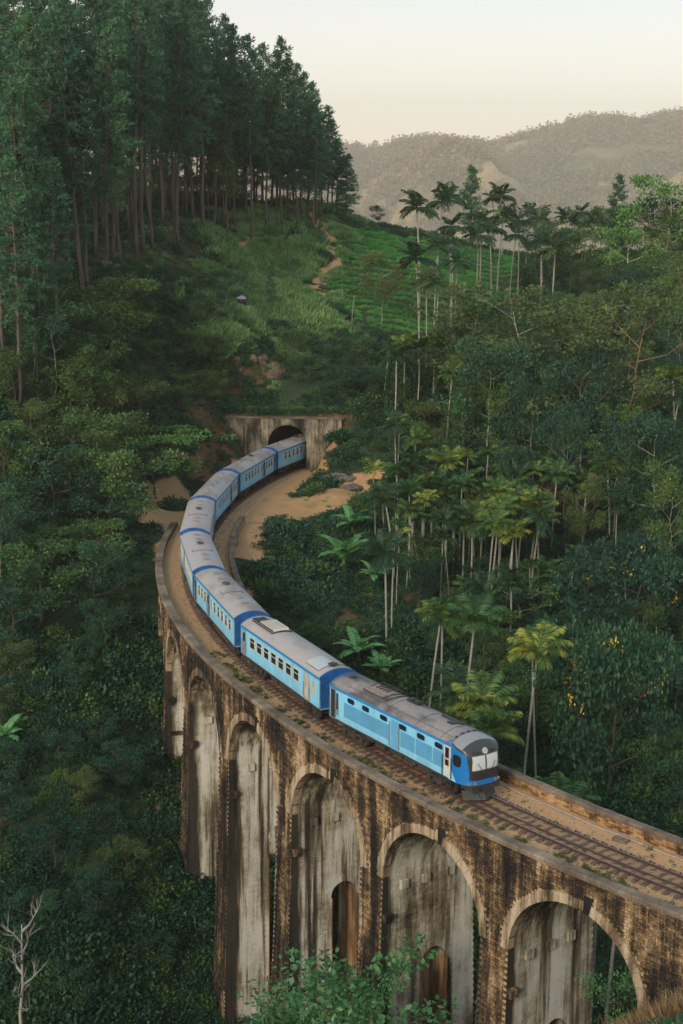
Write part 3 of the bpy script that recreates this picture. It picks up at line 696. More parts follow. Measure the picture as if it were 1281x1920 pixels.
RS = roof_mat('sooty_roof_paint', (.17, .15, .145), (.30, .27, .26), (.022, .02, .022), .50, .66, 1.2)
UF = simple('black_underframe', (.022, .02, .019), .8, .4, 3, dirt=(.07, .05, .035))
WF = simple('cream_window_frame', (.46, .44, .36), .5, .12, 4)
M_glass, _nt = new_mat('dark_window_glass'); out(_nt, nd(_nt, 'BsdfPrincipled', {'Base Color': (.012, .015, .018, 1), 'Roughness': .12, 'Specular IOR Level': .5}).outputs[0])
M_void = simple('unlit_interior', (.012, .012, .014), .9, .2)
BEI = simple('beige_door_paint', (.42, .38, .30), .5, .12, 3, dirt=(.2, .16, .11))
DKG = simple('charcoal_grey_paint', (.045, .05, .055), .5, .2, 5, dirt=(.10, .10, .10))
MT = simple('bare_metal', (.30, .30, .29), .4, .2, 5, .5)
WHT = simple('whitish_screen_pane', (.50, .53, .55), .35, .06, 1.0)  # even whitish colour for both windscreen panes
BLKM = simple('black_vent_paint', (.02, .02, .02), .6, .3, 4)
W, ZE, ZBt, ZR = 1.37, 3.25, 1.13, .46
def roofz(y, w=W, h=ZR): return ZE + h*(1 - min(1, abs(y)/w)**2.2)
def place(o, s0, s1):
    """s0: rear end, s1: front end (smaller s); chord placement"""
    a, b = P(s0, 0, 0), P(s1, 0, 0); d = b - a; L = float(np.hypot(d[0], d[1])); c = (a + b)/2
    # ends ride just outside the centreline, the middle just inside
    sg_ = L*L/(8*RC)*.35; rad = np.array([-math.cos((s0+s1)/2/RC), math.sin((s0+s1)/2/RC), 0]); c = c + rad*sg_
    o.location = [float(q) for q in c]; o.rotation_euler = (0, 0, math.atan2(d[1], d[0])); return L
def win_meshes(w, h, bars=1, fr=.05):
    m_ = MB()
    for sx in (-1, 1): m_.box((sx*(w/2 - fr/2), 0, 0), (fr, .05, h))
    for sz in (-1, 1): m_.box((0, 0, sz*(h/2 - fr/2)), (w - 2*fr, .05, fr))
    for k in range(bars): m_.box((0, -.003, h*(.12 if bars == 1 else -.1 + .25*k)), (w - 2*fr, .04, .045))
    return m_.mesh('window', WF), MB().box((0, .008, 0), (w - fr, .02, h - fr)).mesh('pane', M_glass)
WIN_A = win_meshes(.66, .92); WIN_B = win_meshes(.92, .84); WIN_N = win_meshes(.40, 1.0)
def window(root, x, z, side, kind):
    fm, pm = kind; o = ob('window', fm, root, loc=(x, side*(W + .022), z), rot=(0, 0, 0 if side < 0 else PI)); ob('pane', pm, o); return o
def door(root, x, side, w=.78, z0=1.16, z1=3.0, mat=None, kind='half'):
    m_ = MB(); h = z1 - z0; zc = 0
    for sx in (-1, 1): m_.box((sx*(w/2), 0, 0), (.05, .055, h))
    m_.box((0, 0, h/2), (w, .055, .05)); m_.box((0, 0, -h/2), (w, .08, .05))
    o = m_.build('door', MT if kind != 'pale' else PB, root, loc=(x, side*(W + .018), (z0+z1)/2), rot=(0, 0, 0 if side < 0 else PI))
    if kind == 'half':
        MB().box((-w*.22, .012, 0), (w*.46, .02, h - .1)).build('door_leaf', mat or PB, o); MB().box((w*.23, .008, 0), (w*.42, .02, h - .1)).build('doorway', M_void, o)
        MB().box((-w*.22, -.006, h*.2), (w*.28, .02, h*.35)).build('pane', M_glass, o)
    elif kind == 'full':
        MB().box((0, .010, 0), (w - .06, .02, h - .06)).build('door_leaf', mat or PB, o); MB().box((0, -.006, h*.22), (w*.5, .02, h*.36)).build('pane', M_glass, o)
    elif kind == 'pale':
        MB().box((0, .010, 0), (w - .06, .02, h - .06)).build('door_leaf', mat or BEI, o)
    elif kind == 'open':
        MB().box((0, .008, 0), (w - .06, .02, h - .06)).build('doorway', M_void, o)
    for sx in (-1, 1): MB().tube([(sx*(w/2 + .09), -.05, -h*.42), (sx*(w/2 + .09), -.05, h*.12)], .018, 5).build('handrail', MT, o)
    return o
def shell(root, L, ends=True, roofm=None, x0=None, x1=None):
    h = L/2; x0 = -h if x0 is None else x0; x1 = h if x1 is None else x1
    m_ = MB()
    for sd in (-1, 1):
        m_.box(((x0+x1)/2, sd*(W - .03), (ZBt + ZE - .2)/2), (x1 - x0, .06, ZE - .2 - ZBt))
    m_.box(((x0+x1)/2, 0, ZBt - .02), (x1 - x0 - .02, 2*W - .13, .1)); m_.build('body', PB, root)
    m_ = MB()
    for sd in (-1, 1): m_.box(((x0+x1)/2, sd*(W - .02), ZE - .1), (x1 - x0, .065, .195))
    m_.build('eave_stripe', STB, root)
    m_ = MB()
    for sd in (-1, 1): m_.box(((x0+x1)/2, sd*(W - .05), ZBt - .09), (x1 - x0 - .1, .06, .12))
    m_.build('sole_bar', UF, root)
    ysr = np.linspace(-1, 1, 19); xsr = np.linspace(x0 + .10, x1 - (.10 if ends else 0), 15); V_ = []
    for x in xsr:
        for t in ysr: V_.append((x, t*(W + .015), roofz(t*W)))
    n = len(ysr); F_ = [(i*n+k, (i+1)*n+k, (i+1)*n+k+1, i*n+k+1) for i in range(len(xsr)-1) for k in range(n-1)]
    ob('roof', mesh('roof', V_, F_, roofm, smooth=True), root)
    for ex, on in ((x0, True), (x1, ends)):
        if not on: continue
        m_ = MB(); sgn = 1 if ex > 0 else -1
        prof = [(-W, ZBt), (W, ZBt)] + [(t*W, roofz(t*W) + .035) for t in ysr[::-1]]
        m_.prism(prof, 0, ex - sgn*.12, ex); m_.box((ex + sgn*.14, 0, 2.05), (.28, .95, 1.9), 1); m_.box((ex + sgn*.2, 0, .85), (.4, .35, .25), 1)
        m_.build('end_wall', [DB, UF], root)
def bogie(root, x, L=2.4):
    m_ = MB()
    for sd in (-1, 1):
        m_.box((0, sd*1.06, .62), (L, .10, .16)); m_.box((0, sd*1.08, .46), (.55, .14, .3))
        for wx in (-1, 1): m_.box((wx*L*.36, sd*1.07, .46), (.3, .16, .3)); 
        for wx in (-.28, .28): m_.tube([(wx, sd*1.1, .35), (wx, sd*1.1, .8)], .07, 6)
    m_.box((0, 0, .62), (.5, 2.1, .22))
    o = m_.build('bogie', UF, root, loc=(x, 0, 0))
    for wx in (-1, 1):
        for sd in (-1, 1): ob('wheel', WHEEL, o, loc=(wx*L*.36, sd*.86, .43))
    return o
w_ = MB(); n_ = 20
for r0, y0, r1, y1 in ((.43, -.065, .43, .05), (.47, .05, .47, .075)): w_.tube([(0, y0, 0), (0, y1, 0)], r0, n_)
WHEEL = w_.mesh('wheel', UF)
def underframe(root, L, seed=0):
    r = random.Random(seed); m_ = MB(); x = -L/2 + 3.7
    while x < L/2 - 3.9:
        w = r.uniform(.5, 1.5); h = r.uniform(.3, .55)
        for sd in (-1, 1): m_.box((x + w/2, sd*r.uniform(.75, .95), .98 - h/2), (w, .5, h))
        if r.random() < .5: m_.tube([(x, .2, .7), (x + w, .2, .7)], .2, 8)
        x += w + r.uniform(.1, .5)
    for sd in (-1, 1): m_.tube([(-L/2 + 2.6, sd*1.15, .93), (L/2 - 2.6, sd*1.15, .93)], .03, 5)
    m_.build('underframe_gear', UF, root)
def steps(root, x, side):
    m_ = MB()
    for k, z in enumerate((.95, .7, .45)): m_.box((x, side*(W - .05 + .0), z), (.55, .2, .035))
    for sx in (-.28, .28): m_.box((x + sx, side*(W - .06), .72), (.035, .05, .62))
    m_.build('footstep', UF, root)
VENT = MB().box((0, 0, .05), (.30, .36, .10)).box((0, 0, .13), (.42, .46, .05)).mesh('roof_vent', MT)
def torus_vent():
    return MB().tube([(0, 0, 0), (0, 0, .12)], .17, 12).tube([(0, 0, .10), (0, 0, .16), (0, 0, .24)], [.30, .34, .12], 14)
RVENT = torus_vent().mesh('round_roof_vent', DKG); RVENTB = torus_vent().mesh('round_roof_vent', BLKM)
def seam(root, x, y0=-1.0, y1=1.0, ret=.0, mat=None, th=.03):
    m_ = MB(); ys = np.linspace(y0, y1, 12)
    for a, b in zip(ys[:-1], ys[1:]): m_.tube([(x, a*W, roofz(a*W) + .012), (x, b*W, roofz(b*W) + .012)], th, 4)
    if ret:
        for y in (y0, y1): m_.tube([(x, y*W, roofz(y*W) + .012), (x - ret, y*W, roofz(y*W) + .012)], th, 4)
    m_.build('roof_seam', mat or DKG, root)
def coach(s0, s1, label, roofm, seed, vents='A', tunnel=False):
    root = empty('passenger_coach', label=label, cat='railway carriage', group='carriages of the blue train')
    L = place(root, s0, s1); shell(root, L, True, roofm); underframe(root, L, seed)
    for x in (-L/2 + 2.3, L/2 - 2.3): bogie(root, x)
    for sd in (-1, 1):
        h = L/2
        door(root, -h + .62, sd, .62, kind='open' if seed % 2 else 'half')
        for x in (-h + 1.95, -h + 3.0, -h + 4.1): window(root, x, 2.42, sd, WIN_A)
        door(root, -h + 5.25, sd, .86, kind='half'); steps(root, -h + 5.25, sd)
        window(root, -h + 6.35, 2.42, sd, WIN_N)
        for x in (-h + 7.5, -h + 8.75, -h + 10.0, -h + 11.25, -h + 12.5): window(root, x, 2.42, sd, WIN_A)
    if vents == 'A': vx = [(-4.8, 0), (-3.0, 0), (3.1, 0), (4.6, 0)]; ob('round_roof_vent', RVENT, root, loc=(-1.4, 0, roofz(0)))
    else: vx = [(-4.5, 0), (-2.4, 0), (0, 0), (2.3, 0), (4.6, 0)]
    for x, y in vx: ob('roof_vent', VENT, root, loc=(x, y, roofz(y) - .02))
    if vents == 'A': seam(root, 1.0, -.62, .62, .9)
    return root
coach(-28.1, -41.95, 'blue coach with a clean grey roof, third vehicle behind the locomotive nose', RG, 3)
bpy.data.objects['passenger_coach']['label'] = 'blue coach with faded roof directly behind the car with the rooftop air unit'
coach(-13.7, -27.3, 'blue coach with pink stained roof just past the start of the near parapet', RP, 4)
coach(1.9, -12.6, 'blue coach with strongly pink stained roof at the tightest part of the bend', RP, 6)
coach(17.6, 2.85, 'blue coach with five small vents in a row on its pale roof', RG, 5, 'B')
coach(33.3, 18.6, 'blue coach second from the tunnel mouth, curving past the red bank', RG, 8)
coach(49.0, 34.3, 'blue coach half swallowed by the dark tunnel mouth', RG, 10)

# second vehicle: air-conditioned car
root = empty('power_coach', label='pale blue car with rooftop air unit coupled behind the locomotive', cat='railway carriage', group='carriages of the blue train')
L = place(root, -43.2, -57.15); shell(root, L, True, RG); underframe(root, L, 22); h = L/2
for x in (-h + 2.3, h - 2.3): bogie(root, x)
for sd in (-1, 1):
    door(root, -h + .75, sd, .72, kind='full'); steps(root, -h + .75, sd)
    for k in range(7): window(root, -h + 2.35 + 1.3*k, 2.38, sd, WIN_B)
    door(root, h - 2.1, sd, .80, kind='pale'); steps(root, h - 2.1, sd)
    MB().prism([(x_*.26, z_*.5) for x_, z_ in [(-1, -.8), (-.7, -1), (.7, -1), (1, -.8), (1, .8), (.7, 1), (-.7, 1), (-1, .8)]], 1, -.015, .015).build('beige_panel', BEI, root, loc=(h - .95, sd*(W + .012), 2.3))
ob('round_roof_vent', RVENTB, root, loc=(h - .75, -.1, roofz(0)))
m_ = MB(); xsr = np.linspace(h - 3.0, h - .9, 4); ysr = np.linspace(-.78, .15, 8); n = len(ysr)
m_.add([(x, t*W, roofz(t*W) + .02) for x in xsr for t in ysr], [(i*n+k, (i+1)*n+k, (i+1)*n+k+1, i*n+k+1) for i in range(3) for k in range(n-1)])
m_.build('roof_hatch', simple('pale_grey_panel', (.36, .38, .38), .5, .08), root, smooth=True)
seam(root, h - .88, -.78, .8, 2.1, BLKM, .025)
m_ = MB()                                            # air unit: hump with grilles and a dark curved lip
m_.prism([(-h + 1.7, ZE + .25), (-h + 1.9, ZE + .62), (-h + 4.2, ZE + .62), (-h + 4.5, ZE + .3)], 1, -.55, .62)
m_.build('air_unit', simple('dusty_beige_metal', (.40, .35, .29), .6, .15, 2), root)
m_ = MB()
for k in range(12): a = -.85 + 1.7*k/12; b = -.85 + 1.7*(k+1)/12; m_.tube([(-h + 4.35 + .25*math.cos(a*1.5), a*.95, roofz(a) + .06), (-h + 4.35 + .25*math.cos(b*1.5), b*.95, roofz(b) + .06)], .06, 6)
for y in (-.62, -.8): m_.tube([(-h + .9, y, roofz(y) + .12), (-h + 4.3, y, roofz(y) + .12)], .035, 5)
for k in range(9): x = -h + .9 + .42*k; m_.tube([(x, -.62, roofz(.62) + .12), (x, -.8, roofz(.8) + .12)], .03, 4)
m_.build('roof_rail', BLKM, root)
m_ = MB()
for i in range(2):
    for j in range(2): m_.box((-h + .75 + .5*i, -.42 + .5*j, roofz(.3) + .03), (.44, .42, .06))
m_.build('grille', BLKM, root)

# locomotive / driving car --------------------------------------------------
loco = empty('locomotive', label='blue diesel driving car with charcoal nose and whitish windscreen panes leading the train', cat='locomotive', group='carriages of the blue train')
L = place(loco, -58.2, -72.7); h = L/2; D = 1.75
XJ = h - D
shell(loco, L, False, RS, -h, XJ)
ysr = np.linspace(-1, 1, 25)
prof = [(-W, ZBt - .06)] + [(t*W, roofz(t*W)) if abs(t) < 1 else (t*W, ZE) for t in ysr] + [(W, ZBt - .06)]
pr = []
for k in range(12): pr.append((-W, ZBt - .06 + (ZE - ZBt + .06)*k/12))
for t in ysr: pr.append((t*W, roofz(t*W)))
for k in range(11, -1, -1): pr.append((W, ZBt - .06 + (ZE - ZBt + .06)*k/12))
pr = np.array(pr); zb0 = ZBt - .06; NXP = 3.5
def ky(k): return k
V_, F_ = [], []; NS = 26; n = len(pr)
ks = [math.cos(PI/2*(i/NS)) for i in range(NS)] + [.0]
ks = [1 - (i/NS)**2.2 for i in range(NS+1)]
def xk(k): return XJ + D*(1 - max(k, 0)**NXP)**(1/NXP)
for k in ks:
    for (y, z) in pr: V_.append((xk(k), y*k, zb0 + (z - zb0)*k))
for i in range(NS):
    for j in range(n-1): F_.append((i*n+j, i*n+j+1, (i+1)*n+j+1, (i+1)*n+j))
m, nt = new_mat('locomotive_nose_paint')
tc = nd(nt, 'TexCoord'); sx = nd(nt, 'SeparateXYZ', {0: tc.outputs['Object']}); X_, Y_, Z_ = sx.outputs
ay = mth(nt, 'ABSOLUTE', Y_)
blue = mix(nt, noise(nt, 1.5, 4, coord='obj'), (.008, .125, .37), (.012, .165, .45))
# side paint: pale blue sweeps down behind the cab in a curve
edge = mth(nt, 'ADD', XJ + .05, mth(nt, 'MULTIPLY', mth(nt, 'POWER', mth(nt, 'MAXIMUM', mth(nt, 'SUBTRACT', 2.6, Z_), 0.0), 1.5), .42))
pale = mth(nt, 'LESS_THAN', X_, mth(nt, 'SUBTRACT', edge, .15)); pale = mth(nt, 'MULTIPLY', pale, mth(nt, 'LESS_THAN', Z_, 2.9))
c = mix(nt, pale, blue, (.195, .50, .70))
front = mth(nt, 'GREATER_THAN', X_, XJ + 1.02)
mask = mth(nt, 'MULTIPLY', mth(nt, 'LESS_THAN', ay, mth(nt, 'ADD', 1.05, mth(nt, 'MULTIPLY', mth(nt, 'MAXIMUM', mth(nt, 'SUBTRACT', Z_, 1.9), 0.), .14))), mth(nt, 'GREATER_THAN', Z_, 1.38))
char = mth(nt, 'MULTIPLY', mask, front)
up_ = mth(nt, 'MULTIPLY', mth(nt, 'GREATER_THAN', mth(nt, 'ADD', Z_, mth(nt, 'MULTIPLY', X_, .28)), (2.98 + .28*(XJ + 1.0))), mth(nt, 'GREATER_THAN', X_, XJ + .25))
char = mth(nt, 'MAXIMUM', char, up_)
c = mix(nt, char, c, mix(nt, noise(nt, 3, 6, coord='obj'), (.014, .017, .019), (.05, .055, .056)))
roofm_ = mth(nt, 'GREATER_THAN', mth(nt, 'ADD', Z_, mth(nt, 'MULTIPLY', mth(nt, 'SUBTRACT', X_, XJ), .24)), ZE + .13)
roofm_ = mth(nt, 'MULTIPLY', roofm_, mth(nt, 'LESS_THAN', X_, XJ + 1.08))
c = mix(nt, roofm_, c, mix(nt, noise(nt, 4, 6, coord='obj'), (.16, .165, .17), (.25, .25, .25)))
out(nt, nd(nt, 'BsdfPrincipled', {'Base Color': c, 'Roughness': .36}).outputs[0])
ob('nose', mesh('nose', V_, F_, m, smooth=True), loco)
def gauge(y, z):
    """scale of the nose cross-section that passes through (y,z)"""
    lo, hi = 0.01, 1.2
    for _ in range(36):
        k = (lo + hi)/2; yy, zz = y/k, zb0 + (z - zb0)/k
        ins = abs(yy) <= W and zz <= roofz(yy)
        lo, hi = (lo, k) if ins else (k, hi)
    return min(hi, .9999)
def nose_pt(y, z, o=.0): return (xk(gauge(y, z)) + o, y, z)
def patch(name, outline_fn, mat, o=.02, nu=10, nv=10, parent=None):
    """surface patch lying on the nose, with thickness"""
    V_ = []; n1_, n2_ = nu+1, nv+1
    for oo in (o, o - .05):
        for j in range(n2_):
            for i in range(n1_): y, z = outline_fn(i/nu, j/nv); V_.append(nose_pt(y, z, oo))
    F_ = []
    N_ = n1_*n2_
    for j in range(nv):
        for i in range(nu): a = j*n1_ + i; F_.append((a, a+1, a+n1_+1, a+n1_))
    bd = [i for i in range(n1_)] + [j*n1_ + nu for j in range(1, n2_)] + [nv*n1_ + i for i in range(nu-1, -1, -1)] + [j*n1_ for j in range(nv-1, 0, -1)]
    for a, b in zip(bd, bd[1:] + bd[:1]): F_.append((a, b, b + N_, a + N_))
    return ob(name, mesh(name, V_, F_, mat), parent or loco)
def quadmap(p00, p10, p11, p01):
    def fn(u, v):
        a = [p00[i]*(1-u) + p10[i]*u for i in (0, 1)]; b = [p01[i]*(1-u) + p11[i]*u for i in (0, 1)]
        return a[0]*(1-v) + b[0]*v, a[1]*(1-v) + b[1]*v
    return fn
for sd in (-1, 1):
    w_in, w_out = .05, .93
    fr_ = patch('windscreen', quadmap((sd*w_in, 1.98), (sd*w_out, 1.98), (sd*(w_out-.03), 2.80), (sd*w_in, 2.80)), WF, .015)
    patch('pane', quadmap((sd*(w_in+.05), 2.03), (sd*(w_out-.06), 2.03), (sd*(w_out-.08), 2.75), (sd*(w_in+.05), 2.75)), WHT, .03, parent=fr_)
    m_ = MB().tube([nose_pt(sd*.35, 1.98, .07), nose_pt(sd*.62, 2.4, .07)], .015, 4); m_.build('wiper', BLKM, loco)
patch('nose_grille', quadmap((-.94, 1.42), (.94, 1.42), (1.02, 1.92), (-1.02, 1.92)), BLKM, .03, 14, 6)
def disc(name, y, z, r, mat, o=.03, th=.05, parent=None):
    a = np.array(nose_pt(y, z, o)); b = np.array(nose_pt(y, z + .05, o)); t = (b - a); nrm = np.array([t[2], 0, -t[0]]); nrm /= np.linalg.norm(nrm)
    return MB().tube([a - nrm*th, a + nrm*.01], r, 18).build(name, mat, parent or loco)
disc('headlight', 0, 3.04, .19, simple('headlight_glass', (.36, .36, .37), .2, .08), .04)
for y in (-.78, -.52, .40, .62): disc('marker_light', y, 3.0 - .02*abs(y), .085, BLKM, .035)
for sd in (-1, 1):
    disc('tail_light', sd*.72, 1.20, .085, MT, .05)
    MB().box((h - .25, sd*.95, 1.17), (.25, .32, .12)).build('lamp_bracket', MT, loco)
# buffer beam, coupler, plough
m_ = MB(); m_.box((h - .5, 0, .90), (1.0, 2.05, .32)); m_.box((h - .05, 0, .80), (.5, .34, .3)); m_.box((h + .12, 0, .78), (.25, .5, .22))
for sd in (-1, 1): m_.tube([(h - .1, sd*.55, .85), (h + .1, sd*.55, .6), (h + .05, sd*.5, .35)], .03, 5)
m_.build('buffer_beam', UF, loco)
m_ = MB(); m_.add([(h - .55, -1.15, .12), (h + .05, 0, .10), (h - .55, 1.15, .12), (h - .75, -1.15, .62), (h - .2, 0, .60), (h - .75, 1.15, .62)], [(0, 1, 4, 3), (1, 2, 5, 4)])
m_.add([(h - .60, -1.15, .12), (h + .0, 0, .10), (h - .60, 1.15, .12), (h - .80, -1.15, .62), (h - .25, 0, .60), (h - .80, 1.15, .62)], [(3, 4, 1, 0), (4, 5, 2, 1)])
m_.build('snow_plough', simple('grey_plough', (.045, .05, .05), .7, .3, 4, dirt=(.04, .03, .025)), loco)
for x in (-h + 2.4, h - 3.0): bogie(loco, x, 2.7)
underframe(loco, L, 41)
for sd in (-1, 1):
    for k, x in enumerate((-h + 2.55, -h + 4.2, -h + 6.15, -h + 8.15, -h + 10.0, -h + 11.75)):
        ow = .36; oh = .15
        pts = [(ow*math.copysign(abs(math.cos(t))**.5, math.cos(t)), oh*math.copysign(abs(math.sin(t))**.5, math.sin(t))) for t in np.linspace(0, 2*PI, 20, endpoint=False)]
        o = MB().prism([(a*1.12, b*1.2) for a, b in pts], 1, -.012, .02).build('window', STB, loco, loc=(x, sd*(W + .008), 2.78))
        MB().prism(pts, 1, -.024, .024).build('pane', M_glass, o)
    # louvred engine-room panels: real slats
    for x0_, x1_ in ((-h + 1.75, -h + 6.75), (-h + 7.95, -h + 9.4), (-h + 9.5, -h + 11.1), (-h + 11.2, -h + 12.3)):
        m_ = MB().box(((x0_+x1_)/2, sd*(W + .004), 2.02), (x1_ - x0_, .012, .98))
        o = m_.build('louvre_panel', PB2, loco)
        m_ = MB()
        for x in np.arange(x0_ + .05, x1_, .11): m_.box((x, sd*(W + .02), 2.02), (.045, .03, .92))
        o2 = m_.build('louvre_slats', PB2, o); o2['kind'] = 'stuff'
    # rear double door, middle service door, cab door
    o = MB().box((0, 0, 0), (.56, .05, 1.95)).build('door', MT, loco, loc=(-h + .52, sd*(W + .012), 2.1)); MB().box((0, sd*.012, 0), (.44, .05, 1.85)).build('doorway', M_void, o)
    o = MB().box((0, 0, 0), (.30, .05, 1.5)).build('door_leaf', PB, loco, loc=(-h + 1.0, sd*(W + .01), 2.2)); MB().box((0, sd*.012, .15), (.17, .04, 1.05)).build('pane', M_glass, o)
    for xx in (-h + .15, -h + .86): MB().tube([(xx, sd*(W + .07), 1.3), (xx, sd*(W + .07), 2.5)], .022, 5).build('handrail', MT, loco)
    o = MB().box((0, 0, 0), (.78, .03, 1.85)).build('service_door', PB2, loco, loc=(-h + 7.35, sd*(W + .008), 2.05))
    for xx in (-.5, .5): MB().tube([(xx, sd*.07, -.8), (xx, sd*.07, .75)], .026, 5).build('handrail', MT, o)
    cxd = -h + 13.05 - 0.0
    o = MB().box((0, 0, 0), (.62, .05, 1.86)).build('cab_door', simple('cab_door_paint', (.45, .50, .50), .5, .1), loco, loc=(XJ - .12, sd*(W + .012), 2.12))
    for (zz, hh) in ((.52, .62), (-.08, .34)):
        MB().box((0, sd*.01, zz), (.46, .055, hh + .12)).build('window_frame', BEI, o); MB().box((0, sd*.018, zz), (.34, .06, hh)).build('pane', M_glass, o)
    for xx in (-.42, .42): MB().tube([(xx, sd*.06, -.95), (xx, sd*.06, .3)], .03, 5).build('handrail', BLKM, o)
    steps(loco, XJ - .12, sd); steps(loco, -h + .52, sd)
    # cab side window on the curved flank
    def side_x(zz, kk): return 0
    V_ = []; nu_ = 10
    for oo in (.02, -.03):
        for j in range(nu_+1):
            for i in range(nu_+1):
                a = -1 + 2*i/nu_; b = -1 + 2*j/nu_; r_ = max(abs(a), abs(b)); l_ = math.hypot(a, b) + 1e-9; f_ = (r_/l_)**.55
                xx = XJ + .72 + .34*a*f_; zz = 2.40 + .36*b*f_
                # flank position at this x: y = W*k with k from x
                kx = (1 - max(0, (xx - XJ)/D)**NXP)**(1/NXP); V_.append((xx, sd*(W*kx + oo), zz))
    nn = nu_+1; F_ = [(j*nn+i, j*nn+i+1, (j+1)*nn+i+1, (j+1)*nn+i) for j in range(nu_) for i in range(nu_)]
    ob('cab_window', mesh('cab_window', V_, F_, M_glass), loco)
# roof fittings
for x in (XJ - .9, XJ - 3.4, -h + 6.3): seam(loco, x, -1, 1, 0, DKG, .018)
m_ = MB()
for y in (-.72,): m_.tube([(-h + 1.6, y*W, roofz(y*W) + .01), (XJ - .1, y*W, roofz(y*W) + .01)], .018, 4)
m_.build('roof_seam', DKG, loco)
seam(loco, XJ + .10, -.9, .9, 0, BLKM, .03)
m_ = MB()
for y in (-.55, .55): m_.tube([(-h + 3.0, y*W, roofz(y*W) + .05), (-h + 5.2, y*W, roofz(y*W) + .05)], .03, 4)
for x in (-h + 3.0, -h + 5.2): m_.tube([(x, -.55*W, roofz(.55*W) + .05), (x, 0, roofz(0) + .06), (x, .55*W, roofz(.55*W) + .05)], .03, 4)
for k in range(4): m_.tube([(-h + 3.5 + .35*k, -.1, roofz(0) + .08), (-h + 3.5 + .35*k, .6, roofz(.5) + .1)], .04, 4)
for k in range(9): m_.tube([(-h + 3.0 + .27*k, .45, roofz(.4) + .08), (-h + 3.0 + .27*k, .75, roofz(.7) + .22)], .025, 4)
m_.tube([(-h + 2.9, .75, roofz(.7) + .22), (-h + 5.3, .75, roofz(.7) + .22)], .03, 4); m_.tube([(-h + 5.5, -.8, roofz(.8) + .05), (-h + 5.75, 0, roofz(0) + .06), (-h + 5.5, .8, roofz(.8) + .05)], .06, 5)
m_.build('roof_grille_frame', BLKM, loco)
MB().box((-h + 4.0, -.15, roofz(0) - .02), (1.9, 1.1, .1)).build('roof_hatch', simple('rusty_hatch', (.22, .17, .13), .8, .25, 3), loco)
for x, y in ((-h + .9, -.1), (XJ - 1.3, .5)): ob('round_roof_vent', RVENTB, loco, loc=(x, y, roofz(y) - .05), scl=.75)
for k in range(2): MB().box((-h + 6.7 + .62*k, .35, roofz(.3) + .06), (.5, .42, .2)).box((-h + 6.7 + .62*k, .35, roofz(.3) + .17), (.36, .3, .08)).build('exhaust', BLKM, loco)
MB().box((XJ - 2.2, .35, roofz(.3) + .04), (1.5, .16, .12)).box((XJ - 1.6, .1, roofz(.1) + .04), (.5, .5, .08)).build('roof_horn', BLKM, loco)
for k in range(5): 
    y = -.9 + .42*k; MB().box((XJ + .08, y, roofz(y) + .03), (.12, .14, .06)).build('roof_clamp', BLKM, loco)
# ------------------------------------------------------------------ plants: leaf and wood builders
def leaves(cent, size, dirs=None, width=.5, up=.25, r=rng, jit=.35):
    """one pointed leaf (a rhombus) per centre; dirs: preferred direction; returns verts, faces"""
    n = len(cent); d = r.normal(size=(n, 3))
    if dirs is not None: d = dirs + d*jit
    d[:, 2] += 0 if dirs is not None else -.1
    d /= np.linalg.norm(d, axis=1)[:, None] + 1e-9
    w = r.normal(size=(n, 3)); w[:, 2] *= up; w = np.cross(d, np.cross(w, d)); w /= np.linalg.norm(w, axis=1)[:, None] + 1e-9
    s = (size*r.uniform(.6, 1.35, n))[:, None]
    a = cent; b = cent + d*s*.5 + w*s*width*.5; c = cent + d*s; e = cent + d*s*.5 - w*s*width*.5
    v = np.stack([a, b, c, e], 1).reshape(-1, 3); f = np.arange(4*n).reshape(n, 4)
    return v, f
def cat_vf(parts):
    V_, F_ = [], []; k = 0
    for v, f in parts: V_.append(v); F_.append(f + k); k += len(v)
    return np.vstack(V_), np.vstack(F_)
FOL_DEEP = foliage('deep_green_leaves', [(.008, .034, .026), (.016, .060, .038), (.032, .095, .048), (.06, .14, .055)])
FOL_TEAL = foliage('bluish_pine_needles', [(.018, .070, .050), (.038, .12, .075), (.07, .175, .095), (.11, .23, .11)], trans=.4)
FOL_MID = foliage('mid_green_leaves', [(.018, .056, .024), (.040, .10, .034), (.080, .155, .042), (.14, .21, .055)])
FOL_BRT = foliage('bright_green_leaves', [(.03, .10, .025), (.06, .17, .035), (.10, .23, .05), (.15, .28, .07)])
FOL_OLV = foliage('olive_green_leaves', [(.022, .055, .024), (.045, .088, .032), (.08, .125, .04), (.13, .15, .045)])
FOL_PALM = foliage('palm_leaflets', [(.016, .065, .024), (.035, .10, .03), (.085, .16, .035), (.30, .30, .045)], isl=.5)
FOL_DPALM = foliage('dark_palm_leaflets', [(.008, .034, .02), (.016, .055, .027), (.035, .085, .032), (.11, .14, .035)], isl=.4)
FOL_BAN = foliage('banana_leaves', [(.05, .17, .06), (.09, .27, .09), (.14, .36, .13), (.20, .42, .17)], trans=.4, isl=.5)
FOL_SAP = foliage('sapling_leaves', [(.02, .085, .035), (.045, .15, .055), (.085, .22, .08), (.14, .30, .11)])
FOL_TEA = foliage('tea_leaves', [(.03, .14, .04), (.06, .24, .06), (.10, .34, .08), (.18, .44, .11)], nscale=.12)
FOL_GRS = foliage('pale_hill_grass', [(.045, .11, .045), (.11, .22, .085), (.20, .35, .14), (.34, .46, .20)], trans=.35, nscale=.3)
FOL_DRY = foliage('dry_grass', [(.10, .06, .025), (.18, .11, .05), (.28, .19, .10), (.36, .27, .16)], trans=.3)
FOL_RUST = foliage('dead_rust_needles', [(.05, .022, .012), (.09, .04, .02), (.12, .06, .03)], trans=.1)
FOL_TWIG = foliage('bare_orange_twigs', [(.10, .065, .035), (.17, .11, .06), (.24, .16, .09)], trans=.0)
